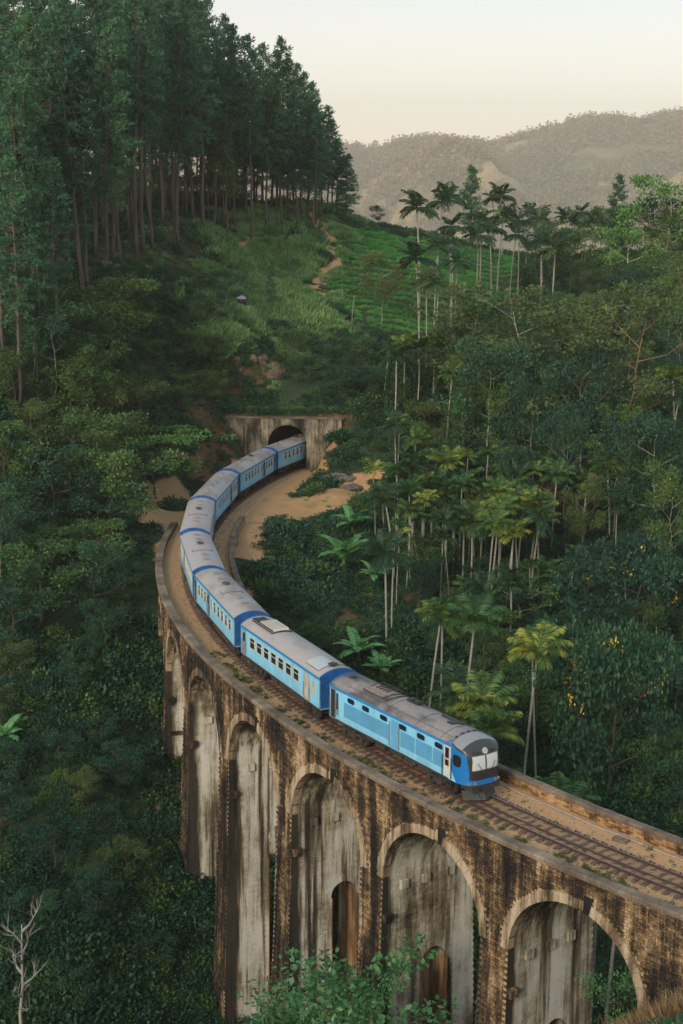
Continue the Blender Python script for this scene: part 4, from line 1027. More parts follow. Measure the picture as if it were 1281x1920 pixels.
FLW = foliage('yellow_flowers', [(.35, .22, .02), (.5, .34, .03), (.6, .44, .05)], trans=.2, isl=.6)
WOOD = simple('brown_bark', (.060, .046, .036), .9, .45, 2.5, bmp=.4, scl=(1, 1, .25))
WOODP = simple('pale_bark', (.30, .28, .235), .85, .35, 2.5, dirt=(.10, .09, .07), scl=(1, 1, .3))
WOODR = simple('pine_bark', (.085, .068, .056), .9, .4, 2, dirt=(.05, .038, .03), scl=(1, 1, .2))
WOODO = simple('orange_bark', (.22, .13, .075), .85, .35, 2, dirt=(.08, .06, .04), scl=(1, 1, .3))
WOODA = simple('ringed_palm_bark', (.27, .265, .22), .8, .3, 3, dirt=(.09, .10, .06), scl=(.6, .6, 4))

def make_pine(seed, H=24, cs=.42, wmax=3.0, dens=1.0, fol=None, wood=None, lean=0.0, droop=.15):
    r = np.random.default_rng(seed); T = MB()
    zs = np.linspace(0, H, 12); bx = np.cumsum(r.normal(0, .10, 12)) + lean*zs; by = np.cumsum(r.normal(0, .10, 12)); bx -= bx[0]; by -= by[0]
    T.tube([(bx[i], by[i], zs[i]) for i in range(12)], [.165*(1 - z/H)**.7*(H/24) + .03 for z in zs], 7)
    cents, dirs = [], []
    nb = int(88*dens*(1 - cs)/.58)
    for k in range(nb):
        t = cs + (1 - cs)*(k + r.uniform(0, 1))/nb; z = t*H
        rel = (t - cs)/(1 - cs)
        ln = wmax*(.35 + .65*math.sin(min(1, rel*2.2 + .25)*PI/2))*(1 - rel)**.55*r.uniform(.55, 1.25) + .35
        if rel < .12: ln *= r.uniform(.5, 1.0)
        az = r.uniform(0, 2*PI); px, py = np.interp(z, zs, bx), np.interp(z, zs, by)
        el = .45*rel + r.normal(0, .14)
        pts = []
        for q in (0, .35, .7, 1.0):
            zz = z + math.sin(el)*ln*q - droop*ln*q*q*1.2 + .25*ln*max(0, q - .6)
            pts.append((px + math.cos(az)*ln*q*math.cos(el), py + math.sin(az)*ln*q*math.cos(el), zz))
        T.tube(pts, [.05, .04, .025, .012], 3, cap=False)
        m = max(3, int(ln/.30)); 
        for j in range(m):
            q = .30 + .72*(j + r.uniform(0, 1))/m
            c = np.array([np.interp(q, (0, .35, .7, 1.05), [p[i] for p in pts]) for i in range(3)]) + r.normal(0, .14*ln/2.2, 3)*np.array([1, 1, .5])
            nn = 8; cents.append(np.repeat(c[None], nn, 0) + r.normal(0, .10, (nn, 3)))
            dd = np.array([math.cos(az)*.4, math.sin(az)*.4, .45]); dirs.append(np.repeat(dd[None], nn, 0))
    for j in range(9):   # leader
        c = np.array([bx[-1], by[-1], H - .2*j]); cents.append(np.repeat(c[None], 8, 0) + r.normal(0, .12, (8, 3))); dirs.append(np.repeat(np.array([[0, 0, .8]]), 8, 0))
    v, f = leaves(np.vstack(cents), .46, np.vstack(dirs), .30, 1.0, r, .75)
    return T.mesh('trunk', wood or WOODR, True), mesh('crown', v, f, fol or FOL_TEAL), H
def branch_tree(seed, H, cw, base=.3, nl=5, sub=3, fol=None, wood=None, leaf=.30, ncl=26, clump=.75, flat=.6, per=46, r0=.22, spread=1.0, bare=False, top_bias=0.0, thick=1.0):
    """tree of height H and crown width cw: trunk, limbs, branchlets, leaf clumps round their ends"""
    r = np.random.default_rng(seed); T = MB(); ends = []
    zs = np.linspace(0, H*.82, 8); bx = np.cumsum(r.normal(0, .018*H, 8)); by = np.cumsum(r.normal(0, .018*H, 8)); bx -= bx[0]; by -= by[0]
    T.tube([(bx[i], by[i], zs[i]) for i in range(8)], [r0*thick*(1 - .8*i/7) for i in range(8)], 7)
    R0 = cw/2
    for k in range(nl + 3):
        t = base + (.98 - base)*(k + r.uniform(.1, .9))/(nl + 3); z = t*H*.82; px, py = np.interp(z, zs, bx), np.interp(z, zs, by)
        az = k*2.4 + r.uniform(-.5, .5); hrel = (t - base)/(1 - base)
        ln = R0*spread*(math.sin((.15 + .85*(1 - abs(hrel - .45)*1.1))*PI/2))*r.uniform(.75, 1.15)
        e = np.array([px + math.cos(az)*ln, py + math.sin(az)*ln, z + ln*(.35 + .5*hrel)*r.uniform(.7, 1.2)])
        e[2] = min(e[2], H - clump*.6)
        s = np.array([px, py, z]); mid = (s + e)/2 + np.array([0, 0, -.06*ln]) + r.normal(0, .05*ln, 3)
        T.tube([s, mid, e], [r0*.42*thick, r0*.26*thick, r0*.1*thick], 5, cap=False); ends.append(e)
        for j in range(sub):
            q = r.uniform(.35, .95); b = s*(1-q)**2 + 2*mid*q*(1-q) + e*q*q
            d = r.normal(size=3); d[2] = abs(d[2])*.7; d = d/np.linalg.norm(d) + (e - s)/np.linalg.norm(e - s)*.7
            e2 = b + d*ln*r.uniform(.25, .5); e2[2] = min(e2[2], H - .2)
            T.tube([b, (b+e2)/2 + r.normal(0, .03*ln, 3), e2], [r0*.2*thick, r0*.12*thick, r0*.05*thick], 4, cap=False); ends.append(e2)
            if bare:
                for jj in range(7):
                    q2 = r.uniform(.3, 1); b2 = b*(1-q2) + e2*q2; d2 = r.normal(size=3)*.5 + d; d2[2] = abs(d2[2]) + .3
                    T.tube([b2, b2 + d2/np.linalg.norm(d2)*ln*r.uniform(.15, .35)], [r0*.05, r0*.02], 3, cap=False)
    ends.append(np.array([bx[-1], by[-1], H*.9])); ends = np.array(ends)
    if bare and ncl == 0: return T.mesh('trunk', wood or WOODP, True), None, H
    pick = ends[r.integers(0, len(ends), max(ncl - len(ends), 0))] if ncl > len(ends) else ends[:0]
    cl = np.vstack([ends[:ncl], pick + r.normal(0, clump*.9, pick.shape)*np.array([1, 1, .6])]); cl[:, 2] = np.minimum(cl[:, 2], H - clump*.4)
    cents, dirs = [], []
    for c in cl:
        n = int(per*r.uniform(.6, 1.4)); d = r.normal(size=(n, 3)); d /= np.linalg.norm(d, axis=1)[:, None]
        rad = clump*r.uniform(.7, 1.3)*(r.uniform(.25, 1, n)**.5)[:, None]
        p = c + d*rad*np.array([1, 1, flat]); cents.append(p); dd = d*.8 + np.array([0, 0, .15]); dirs.append(dd)
    v, f = leaves(np.vstack(cents), leaf, np.vstack(dirs), .62, .35, r, .7)
    return T.mesh('trunk', wood or WOOD, True), mesh('crown', v, f, fol or FOL_DEEP), H
def make_palm(seed, H=11, nf=10, L=1.9, fol=None, rt=.085):
    r = np.random.default_rng(seed); T = MB(); lean = r.normal(0, .02, 2); zs = np.linspace(0, H, 7)
    pts = [(lean[0]*z*z/H*1.5, lean[1]*z*z/H*1.5, z) for z in zs]; T.tube(pts, [rt*1.35] + [rt]*5 + [rt*.85], 7)
    T.tube([pts[-1], (pts[-1][0], pts[-1][1], H + .55)], [rt*1.25, rt*.7], 7, m=1)
    top = np.array([pts[-1][0], pts[-1][1], H + .5]); C_, D_, S_ = [], [], []; fr = MB()
    V_, F_ = [], []
    for k in range(nf):
        az = 2*PI*k/nf + r.uniform(-.25, .25); el = r.uniform(-.35, 1.3); l = L*r.uniform(.85, 1.15); p = top.copy(); ps = [p.copy()]; e = el; tw = r.normal(0, .15)
        for j in range(9):
            p = p + np.array([math.cos(az)*math.cos(e), math.sin(az)*math.cos(e), math.sin(e)])*l/9; e -= .05 + .17*j/9; ps.append(p.copy())
        ps = np.array(ps); fr.tube(list(ps), [.03]*5 + [.015]*5, 3, cap=False)
        for j in range(16):
            q = .12 + .88*j/15; b = np.array([np.interp(q*9, range(10), ps[:, i]) for i in range(3)])
            t = ps[min(9, int(q*9)+1)] - ps[min(8, int(q*9))]; t /= np.linalg.norm(t); sd = np.cross(t, (0, 0, 1)); sd /= np.linalg.norm(sd) + 1e-9
            ll = .82*math.sin(.35 + 2.4*q)**.7 if q < .98 else .3
            for s_ in (-1, 1):
                d = sd*s_*.75 + t*.55 + np.array([0, 0, -.12 - .35*r.random()]); d /= np.linalg.norm(d); w = np.cross(d, np.array([0, 0, 1])) ; w = t*.085
                m_ = b + d*ll*.5 + w; k0 = len(V_)
                V_ += [b - w*.4, m_, b + d*ll + np.array([0, 0, -.16*ll]), b + d*ll*.5 - w]; F_.append((k0, k0+1, k0+2, k0+3))
    kk = len(V_)
    crown = mesh('crown', np.array(V_ + [tuple(q) for q in fr.v]), [tuple(q) for q in F_] + [tuple(i + kk for i in q) for q in fr.f], fol or FOL_PALM)
    return T.mesh('trunk', [WOODA, FOL_MID]), crown, H
def make_banana(seed, H=2.4, nf=9, L=2.5):
    r = np.random.default_rng(seed); T = MB().tube([(0, 0, 0), (.05, 0, H*.5), (0, .05, H)], [.20, .15, .10], 8)
    V_, F_ = [], []
    for k in range(nf):
        az = 2.4*k + r.uniform(-.3, .3); e = r.uniform(.55, 1.35); l = L*r.uniform(.75, 1.1); p = np.array([0, 0, H]); ps = [p.copy()]
        for j in range(10):
            p = p + np.array([math.cos(az)*math.cos(e), math.sin(az)*math.cos(e), math.sin(e)])*l/10; e -= .10 + .015*j; ps.append(p.copy())
        T.tube(ps, [.045]*4 + [.02]*7, 4, cap=False); sd = np.array([-math.sin(az), math.cos(az), 0])
        for j in range(1, 10):
            q = j/10; w = .42*math.sin(min(1, q*1.15 + .05)*PI)**.55 if q < .93 else .2
            a, b = ps[j], ps[j+1]
            for s_ in (-1, 1):
                dr = -.16 - .25*r.random(); tear = r.uniform(.0, .12)
                for (f0, f1) in ((0, .5), (.5, 1)):
                    c0, c1 = a*(1-f0) + b*f0, a*(1-f1) + b*f1; k0 = len(V_)
                    V_ += [c0, c0 + sd*s_*w + np.array([0, 0, dr*w]) + (b-a)*.1, c1 + sd*s_*w*r.uniform(.85, 1.1) + np.array([0, 0, dr*w]) - (b-a)*tear*.5, c1]; F_.append((k0, k0+1, k0+2, k0+3))
    return T.mesh('trunk', [FOL_MID], True), mesh('crown', np.array(V_), np.array(F_), FOL_BAN), H + 1

PINES = [make_pine(11+i, 24, c_, w_, d_) for i, (c_, w_, d_) in enumerate([(.42, 3.0, 1.15), (.5, 2.6, 1.0), (.36, 3.3, 1.25), (.55, 3.2, .9), (.30, 2.8, 1.25)])]
PINE_THIN = [make_pine(31, 18, .34, 2.2, .55, FOL_OLV), make_pine(32, 16, .2, 2.6, 1.1)]
PINE_DEAD = [make_pine(33, 24, .5, 1.8, .6, FOL_RUST)]
DENSE = [branch_tree(41+i, 10, w_, .18, 6, 4, f_, leaf=.34, ncl=78, clump=1.05, per=60) for i, (w_, f_) in enumerate([(8, FOL_DEEP), (9, FOL_MID), (7, FOL_DEEP), (8, FOL_OLV), (7.5, FOL_MID)])]
AIRY = [branch_tree(51+i, 12, w_, .35, 6, 4, f_, WOODP, leaf=.27, ncl=110, clump=.85, per=60, r0=.075) for i, (w_, f_) in enumerate([(7.5, FOL_DEEP), (6.5, FOL_MID), (8, FOL_OLV), (6.5, FOL_DEEP)])]
ORANGEY = [branch_tree(61, 15, 9, .35, 7, 4, FOL_OLV, WOODO, leaf=.25, ncl=100, clump=.9, flat=.35, per=56, r0=.09)]
BRIGHT = [branch_tree(65, 9, 7, .3, 5, 4, FOL_BRT, WOODP, leaf=.3, ncl=50, clump=.9, per=55, r0=.15)]
TIER = [branch_tree(66, 8, 10, .35, 9, 4, FOL_BRT, WOOD, leaf=.24, ncl=70, clump=.9, flat=.22, per=55, r0=.12)]
BARE = [branch_tree(71, 7, 6, .35, 8, 6, None, WOODO, ncl=0, bare=True, r0=.13)]
SPARSE = [branch_tree(72, 6, 7, .3, 7, 4, FOL_BRT, WOODP, leaf=.26, ncl=40, clump=.5, per=14, r0=.1)]
SAPL = [branch_tree(74, 12, 6, .30, 8, 5, FOL_SAP, WOOD, leaf=.15, ncl=120, clump=.6, flat=.5, per=70, r0=.10), branch_tree(75, 6, 3.0, .2, 7, 4, FOL_SAP, WOOD, leaf=.12, ncl=60, clump=.45, per=60, r0=.05)]
FLOWER = [branch_tree(77, 5, 7, .15, 6, 4, FOL_DEEP, WOOD, leaf=.24, ncl=110, clump=.9, per=60, r0=.1)]
PALMS = [make_palm(81+i, H_, nf, L_, f_) for i, (H_, nf, L_, f_) in enumerate([(11, 16, 2.2, FOL_PALM), (12, 14, 2.0, FOL_PALM), (10, 16, 2.3, FOL_DPALM), (12, 14, 2.1, FOL_DPALM)])]
BANS = [make_banana(91, 1.3, 11, 2.5), make_banana(92, 1.7, 12, 2.8)]

placed = []
def put(name, proto, base, h=None, sc=None, rz=None, cat='tree', tilt=(0, 0), kind_label=None, group=None, wide=1.0, palm=False):
    tm, cm_, H = proto; s = sc if sc else h/H
    o = empty(name, [float(q) for q in base], rng.uniform(0, 2*PI) if rz is None else rz, cat=cat, group=group)
    o.rotation_euler = (tilt[0], tilt[1], o.rotation_euler[2]); o.scale = (s*wide, s*wide, s)
    if palm:      # keep the crown's shape: only the stem changes length
        o.scale = (s*wide,)*3; ob('trunk', tm, o, scl=(1, 1, 1/wide)); ob('crown', cm_, o, loc=(0, 0, -H*(1 - 1/wide)))
    else:
        ob('trunk', tm, o)
        if cm_: ob('crown', cm_, o)
    placed.append([o, kind_label]); return o
def topz(u, v, Y): return at(u, v, Y)[2]
def plant(name, proto, u, vt, vb=None, Y=None, **k):
    """stands where the sight line (u, vb) meets the ground, or at distance Y; reaches up to the sight line (u, vt)"""
    if Y is None: b = ground(u, vb)
    else:
        um = u if vb is None else u; p = at(um, vt if vb is None else vb, Y); b = np.array([p[0], Y, tz(p[0], Y)])
    h = topz(u, vt, b[1]) - b[2]
    b[2] -= .15
    return put(name, proto, b, max(h, 1.0), **k)
ORD = ['first','second','third','fourth','fifth','sixth','seventh','eighth','ninth','tenth','eleventh','twelfth','thirteenth','fourteenth','fifteenth','sixteenth','seventeenth','eighteenth','nineteenth','twentieth']
def ordn(i):
    if i < 20: return ORD[i]
    t = ['', '', 'twenty', 'thirty', 'forty', 'fifty', 'sixty', 'seventy', 'eighty', 'ninety']; i += 1
    if i == 100: return 'hundredth'
    if i > 100: return 'hundred-and-' + ordn(i - 101)
    return (t[i//10] + ('-' + ORD[i % 10 - 1] if i % 10 else '')) if i % 10 else t[i//10][:-1] + 'ieth'
def relabel(sub, text, group):
    """text has one {} for the ordinal counted from the left edge of the picture"""
    sub = sorted(sub, key=lambda o: o.location.x/max(o.location.y, 1))
    for i, o in enumerate(sub): o['label'] = text.format(ordn(i)); o['group'] = group

# pines on the left hill: (u, top v, Y)
def silh(u): return float(np.interp(u, [0, 370, 385, 400, 450, 480, 508, 530, 560, 590, 612, 632], [-90, -70, -5, 20, 80, 95, 75, 105, 130, 175, 195, 240]))
hp = []
pts = []
for u, vt, Y in [(395,0,262),(378,-10,250),(412,30,268),(430,50,258),(447,84,270),(462,70,255),(478,98,268),(493,85,274),(508,72,262),(522,98,272),(538,112,262),(552,120,273),(566,138,264),(580,155,270),(592,178,262),(603,188,272),(614,200,266),(625,225,270),(634,262,266),(440,110,250),(470,120,246),(500,130,252),(530,150,254),(560,170,256),(590,215,257),
                 (255,-60,204),(268,-70,210),(240,-50,214),(335,-40,222),(325,-60,236),(300,-70,246),(345,-30,250),(362,-30,240),(280,-60,228),(310,-20,252),(220,-70,222),(205,-60,238),(190,-90,208),
                 (165,60,186),(150,20,182),(178,-20,196),(135,-30,198),(20,150,172),(35,180,172),(52,120,176),(5,60,178),(75,30,188),(95,-10,192),(115,40,188),(60,-30,205),(30,-40,210),(10,-60,220),(85,-70,225),(120,-80,230),(150,-80,240),(180,-80,252),(-15,80,180),(-10,0,200),(230,-80,250),(260,-80,256),(45,-80,235),(-5,220,165),(-30,100,175),(70,230,180),
                 (400,60,240),(420,120,250),(380,40,232),(360,60,262),(385,60,270),(350,-20,268),(320,-40,266),(290,-60,262),(250,-60,240),(210,40,200),(225,120,198),(105,150,184),(128,100,190),(90,100,182),(580,260,262),(600,280,268),(550,240,262),(520,200,262),(480,180,262),(455,160,266),(285,20,215),(195,60,190),(305,60,228),(270,100,236),(40,60,190),(300,60,280),(330,60,285),(370,90,282),(400,130,284),(430,150,280),(460,180,284),(490,190,284),(520,210,282),(550,230,284),(575,250,282),(240,40,270),(60,330,164),(25,300,160),(100,300,172),(150,260,184),(200,150,206),(250,150,214),(310,160,236),(350,160,246),(390,170,250),(75,120,196),(0,0,230),(160,0,226),(215,20,232),(120,30,240)]:
    x = at(u, 350, Y)[0]; b = np.array([x, Y, tz(x, Y) - .2]); h = topz(u, vt, Y) - b[2]
    i = rng.integers(0, 5) if (vt < 130 and Y < 248) else rng.choice([2, 4, 4]); h = min(h, 36)
    o = put('pine_tree', PINES[i], b, h, tilt=(rng.normal(0, .02), rng.normal(0, .025) + (.09 if 130 < u < 185 else 0)), cat='pine tree', wide=1.0 if h > 20 else 1.15); hp.append(o)
relabel(hp, 'tall bluish pine in the stand on the left hill, {} from the left', 'pines of the stand on the left hill')
o = plant('pine_tree', PINE_DEAD[0], 122, 150, Y=187, cat='pine tree'); tag(o, 'pine with dead rust-brown needles among the green pines on the left hill')
o = plant('pine_tree', PINE_THIN[0], 425, 198, 458, cat='pine tree'); tag(o, 'lone thin yellowish pine with bare lower branches at the grassy edge of the pine stand')
o = plant('pine_tree', PINE_THIN[1], 650, 290, Y=266, cat='pine tree', wide=1.3); tag(o, 'small round-topped pine standing right of the big stand above the tea field')
for u, vt, vb, t in [(508, 488, 590, 'slim dark conifer standing alone in the pale grass of the hillside'), (600, 408, 470, 'small dark conifer at the top left corner of the tea field')]:
    o = plant('conifer_sapling', PINE_THIN[1], u, vt, vb, cat='conifer', wide=.7); tag(o, t)
o = plant('conifer', PINE_THIN[1], 886, 312, Y=285, cat='conifer', wide=1.15); tag(o, 'tall broad dark conifer rising among the palms behind the tea field')
o = plant('conifer', PINE_THIN[1], 1160, 328, Y=262, cat='conifer', wide=.9); tag(o, 'open-crowned conifer on the skyline near the right edge, taller than the palms beside it')

# areca palms: (u, top v, base v or None, Y)
rp = []
for u, vt, vb, Y in [(791,383,None,226),(823,370,None,244),(849,360,None,262),(852,415,None,236),(931,360,None,290),(945,358,None,288),(904,408,None,238),(897,435,None,232),(937,400,None,262),(925,420,None,250),(976,405,None,262),(990,388,None,275),(1006,398,None,270),(1022,402,None,262),(1065,396,None,280),(1080,404,None,275),(1095,386,None,270),(1113,396,None,272),(1130,402,None,276),(1019,440,None,238),(1040,458,None,236),(790,478,None,205),(818,450,None,222),(850,440,None,225),(855,480,None,212),(803,515,None,203),(820,520,None,200),(1100,410,None,265),(960,430,None,250),(1150,450,None,250)]:
    x = at(u, vt, Y)[0]; b = np.array([x, Y, tz(x, Y) - .1]); h = topz(u, vt + 16, Y) - b[2]
    rp.append(put('areca_palm', PALMS[2 + int(rng.integers(0, 2))], b, max(5, min(h, 19)), cat='palm tree', palm=True, wide=float(np.clip(14/max(h, 6), .9, 1.35))))
relabel(rp, 'slender dark areca palm along the tea-hill ridge, {} from the left', 'areca palms along the tea-hill ridge')
vpm = []
for u, vt, vb, Y in [(742,665,None,192),(760,640,None,196),(785,650,None,196),(722,650,None,196),(815,640,None,198),(840,700,None,188),(745,790,None,178),(783,820,None,172),(760,865,None,166),(722,905,None,162),(770,915,None,158),(742,940,None,152),(800,860,None,172),(830,870,None,168),(862,850,None,172),(880,900,None,162),(905,935,None,150),(925,955,None,146),(850,915,None,158),(815,925,None,155),(790,940,None,152),(1085,828,None,163),(738,1020,None,136),(728,1040,None,134),(870,985,None,146),(975,940,None,152),(1000,950,None,150),(1015,985,None,146),(885,980,None,146),(960,1000,None,142),(700,870,None,170),(705,930,None,160),
                    (800,1165,None,118),(830,1150,None,120),(868,1170,None,116),(845,1215,None,110),(880,1235,None,106),(905,1240,None,107),(955,1250,None,104),(985,1225,None,110),(930,1290,None,100),(890,1290,None,101),(1003,1345,None,96),(1045,1370,None,92),(1065,1405,None,90),(1090,1360,None,94),(975,1300,None,100),(1130,1450,None,86),(1020,1210,None,112),(1150,1500,None,84),(835,1300,None,103),
                    (1000,745,None,185),(1120,760,None,180),(960,720,None,196),(1260,740,None,170),(1275,700,None,175),(1040,890,None,158),(1100,900,None,160),(1180,620,None,205),(1150,590,None,214),(1010,870,None,164),(1150,870,None,160),(660,610,None,215)]:
    x = at(u, vt, Y)[0]; b = np.array([x, Y, tz(x, Y) - .1]); h = topz(u, vt + 10, Y) - b[2]
    vpm.append(put('areca_palm', PALMS[int(rng.choice([0, 1, 0, 2, 3]))], b, max(4.5, min(h, 15)), cat='palm tree', palm=True, tilt=(rng.normal(0, .05), rng.normal(0, .05)), wide=float(np.clip(11/max(h, 5), .9, 1.5))))
rr_ = np.random.default_rng(18)
for k in range(48):       # the dense grove of slim palms beyond the clearing
    u, v = rr_.uniform(735, 1000), rr_.uniform(985, 1150); b = ground(u, v); b[2] -= .1
    vpm.append(put('areca_palm', PALMS[int(rr_.choice([0, 1, 2, 0]))], b, rr_.uniform(6.5, 9.5), cat='palm tree', palm=True, tilt=(rr_.normal(0, .04), rr_.normal(0, .04)), wide=rr_.uniform(.8, 1.1)))
rr_ = np.random.default_rng(17)
for k in range(46):
    u, v = rr_.uniform(690, 1270), rr_.uniform(800, 1480)
    if v > 1150 + (u - 780)*.8 or (u < 790 and v > 960): continue
    b = ground(u, v); b[2] -= .1; vpm.append(put('areca_palm', PALMS[int(rr_.choice([0, 1, 2, 3]))], b, rr_.uniform(3.6, 6.5), cat='palm tree', palm=True, tilt=(rr_.normal(0, .06), rr_.normal(0, .06)), wide=rr_.uniform(1.1, 1.7)))
relabel(vpm, 'areca palm in the valley forest right of the train, {} from the left', 'areca palms in the valley forest')
# bananas
bn = []
for u, vt, vb, t, sc_ in [(660,950,1012,'banana plant with long pale leaves just below the sandy clearing',1.25),(645,1010,1088,'biggest banana plant, in front of another below the clearing',1.45),(703,1050,1105,'small banana plant right of the biggest banana plant',1.0),(787,1045,1105,'banana plant among the palm trunks above the red soil patch',1.1),
                          (672,1195,1262,'banana plant showing just over the roof of the car behind the locomotive',1.3),(1010,1078,1130,'banana plant beside the sparse bush right of the palm trunks',1.3),(1105,1225,1272,'banana plant left of the lower yellow-flowering shrub',1.2),(52,950,985,'banana plant alone in the dark forest at the left edge',1.2),(8,1395,1420,'banana leaf clump at the left edge low in the picture',1.1),(962,945,985,'dark banana plant between palms in the valley',1.1),(715,1265,1290,'banana plant half hidden behind the locomotive roof',1.0)]:
    b = ground(u, vb); o = put('banana_plant', BANS[len(bn) % 2], b, sc=sc_, cat='banana plant', group='banana plants'); tag(o, t); bn.append(o)

# named broadleaf trees: name, proto, u, vt, vb, Y, label, wide
for nm, pr_, u, vt, vb, Y, lab, wd in [
    ('pale_trunk_tree', AIRY[0], 102, 548, 755, None, 'airy tree with white forked trunk standing out of the dark forest on the left', 1.0),
    ('pale_trunk_tree', AIRY[1], 165, 640, 800, None, 'leafy tree just right of the white-forked tree on the left slope', 1.2),
    ('tiered_tree', TIER[0], 292, 805, 940, None, 'bright green tree with flat horizontal tiers left of the train', 1.25),
    ('round_tree', DENSE[0], 208, 905, 1010, None, 'dense dark round tree below the bright tiered tree', 1.3),
    ('pale_trunk_tree', AIRY[2], 715, 470, 612, None, 'airy tree with pale trunk standing in the tea field', 1.0),
    ('small_tree', AIRY[3], 708, 383, 425, None, 'small thin tree on the crest of the tea field', 1.0),
    ('feathery_tree', AIRY[2], 968, 530, None, 192, 'large feathery olive tree in the middle of the right-hand forest', 1.3),
    ('feathery_tree', AIRY[2], 870, 585, None, 196, 'feathery tree left of the large feathery olive tree', 1.1),
    ('orange_branched_tree', ORANGEY[0], 1172, 520, None, 172, 'tall tree with orange spreading branches in the right-hand forest', 1.0),
    ('pale_trunk_tree', AIRY[3], 928, 640, None, 178, 'tree with thin leaning pale trunk above the hidden hut', .9),
    ('pale_trunk_tree', AIRY[0], 1096, 640, None, 170, 'slim tree with long white trunk left of the orange-branched tree', .75),
    ('pale_trunk_tree', AIRY[3], 1240, 770, None, 150, 'pale-branched tree with thin crown near the right edge', 1.0),
    ('bright_tree', BRIGHT[0], 1252, 330, None, 250, 'bright green tree on the skyline at the right edge', 1.0),
    ('round_tree', DENSE[0], 1225, 372, None, 256, 'dark rounded tree below the bright tree on the skyline', 1.2),
    ('bright_tree', BRIGHT[0], 1178, 425, None, 240, 'light green bushy tree in front of the right-hand ridge palms', 1.0),
    ('bare_tree', BARE[0], 1022, 885, 1025, None, 'leafless orange-brown tree with a fan of fine twigs among the palms', 1.1),
    ('sparse_bush', SPARSE[0], 975, 1082, 1180, None, 'sparse tangled bush with few leaves below the palms', 1.3),
    ('yellow_leaf_tree', AIRY[2], 1105, 545, None, 205, 'olive tree beside the orange-branched tree with yellow blossom', 1.0),
    ('foreground_sapling', SAPL[0], 680, 1842, None, 77, 'bright green leafy sapling in front of the piers at the bottom of the picture', .68),
    ('foreground_sapling', SAPL[1], 628, 1800, None, 76.5, 'thin bright sapling left of the big green sapling at the bottom', 1.2),
    ('foreground_sapling', SAPL[1], 733, 1775, None, 79, 'thin upright sapling against the fourth pier from the right', 1.0),
    ('foreground_sapling', SAPL[1], 1172, 1812, None, 72.5, 'bright green bush growing through the nearest arch', .95),
    ('foreground_sapling', SAPL[1], 545, 1875, None, 80, 'tip of a green sapling at the bottom edge left of the big sapling', 1.3),
    ('bright_bush', BRIGHT[0], 2, 672, 760, None, 'yellow-green bush tip at the left edge of the picture', .6)]:
    o = plant(nm, pr_, u, vt, vb, Y, cat='tree', wide=wd); tag(o, lab)
# dead tree bottom left
b = at(22, 1780, 92); b[2] = tz(b[0], 92)
dt = branch_tree(99, 8, 2.2, .55, 6, 4, None, WOODP, ncl=0, bare=True, r0=.16)
o = put('dead_tree', dt, b, topz(22, 1660, 92) - b[2], cat='dead tree', wide=.6); tag(o, 'grey leafless dead tree at the bottom left corner')
# flowering shrubs
for u, vt, vb, Y, lab, s_ in [(1205, 1035, None, 132, 'large dark shrub dotted with yellow flowers near the right edge', 1.3), (1158, 1212, None, 112, 'dark shrub with yellow flowers below the larger flowering one', 1.1), (1085, 566, None, 207, 'tree top covered in orange-yellow blossom in the right-hand forest', .8)]:
    x = at(u, vt, Y)[0]; base = np.array([x, Y, tz(x, Y)]); h = topz(u, vt, Y) - base[2]
    o = put('flowering_shrub', FLOWER[0], base, h, cat='shrub', wide=s_*7/max(h, 4)*.8); tag(o, lab)
    r = np.random.default_rng(int(u)); n = 22; cc = []
    d = r.normal(size=(n, 3)); d[:, 2] = abs(d[:, 2]); d[:, 1] -= .6; d /= np.linalg.norm(d, axis=1)[:, None]
    cen = d*np.array([3.4, 3.4, 1.6]) + np.array([0, 0, 3.4])
    cent = np.repeat(cen, 10, 0) + r.normal(0, .12, (n*10, 3)); v, f = leaves(cent, .12, None, .8, 1, r); fo = ob('blossom', mesh('blossom', v, f, FLW), o); fo['kind'] = 'stuff'

# further forest trees, each a thing of its own
def scatter(region, n, protos, hr, group, text, name, mind, cond=None, seed=1, ymax=330, cat='tree', wide=(.9, 1.25)):
    r = np.random.default_rng(seed); poly = region; got = []; res = []; tries = 0
    us = [p[0] for p in poly]; vs = [p[1] for p in poly]
    while len(res) < n and tries < n*40:
        tries += 1; u = r.uniform(min(us), max(us)); v = r.uniform(min(vs), max(vs))
        if not in_poly(np.array([u]), np.array([v]), poly)[0]: continue
        b = ground(u, v, y1=ymax)
        if any((b[0]-g[0])**2 + (b[1]-g[1])**2 < mind*mind for g in got): continue
        s_, of_ = SO(b[0], b[1])
        if abs(of_) < 8 and -115 < s_ < 45: continue
        z4 = zones(np.array([b[0]]), np.array([b[1]]))
        if z4[0][0] > .3 or z4[3][0] > .5 or (cond and not cond(b, z4)): continue
        got.append(b); h = r.uniform(*hr); b = b.copy(); b[2] -= .2
        res.append(put(name, protos[int(r.integers(0, len(protos)))], b, h, cat=cat, wide=r.uniform(*wide)))
    relabel(res, text, group); return res
scatter([(650,730),(760,740),(900,690),(1000,620),(1281,560),(1281,1560),(1000,1400),(840,1290),(770,1190),(800,1130),(780,1000),(775,900),(680,850)], 120, DENSE*2 + AIRY, (3.0, 6.2), 'leafy trees of the right-hand forest', 'leafy tree in the forest right of the train, {} from the left', 'forest_tree', 4.3, seed=5)
scatter([(1000,450),(1281,440),(1281,640),(1000,620)], 26, DENSE + BRIGHT + AIRY, (5, 9), 'trees on the right-hand ridge', 'rounded leafy tree on the right-hand ridge, {} from the left', 'ridge_tree', 4.2, seed=6)
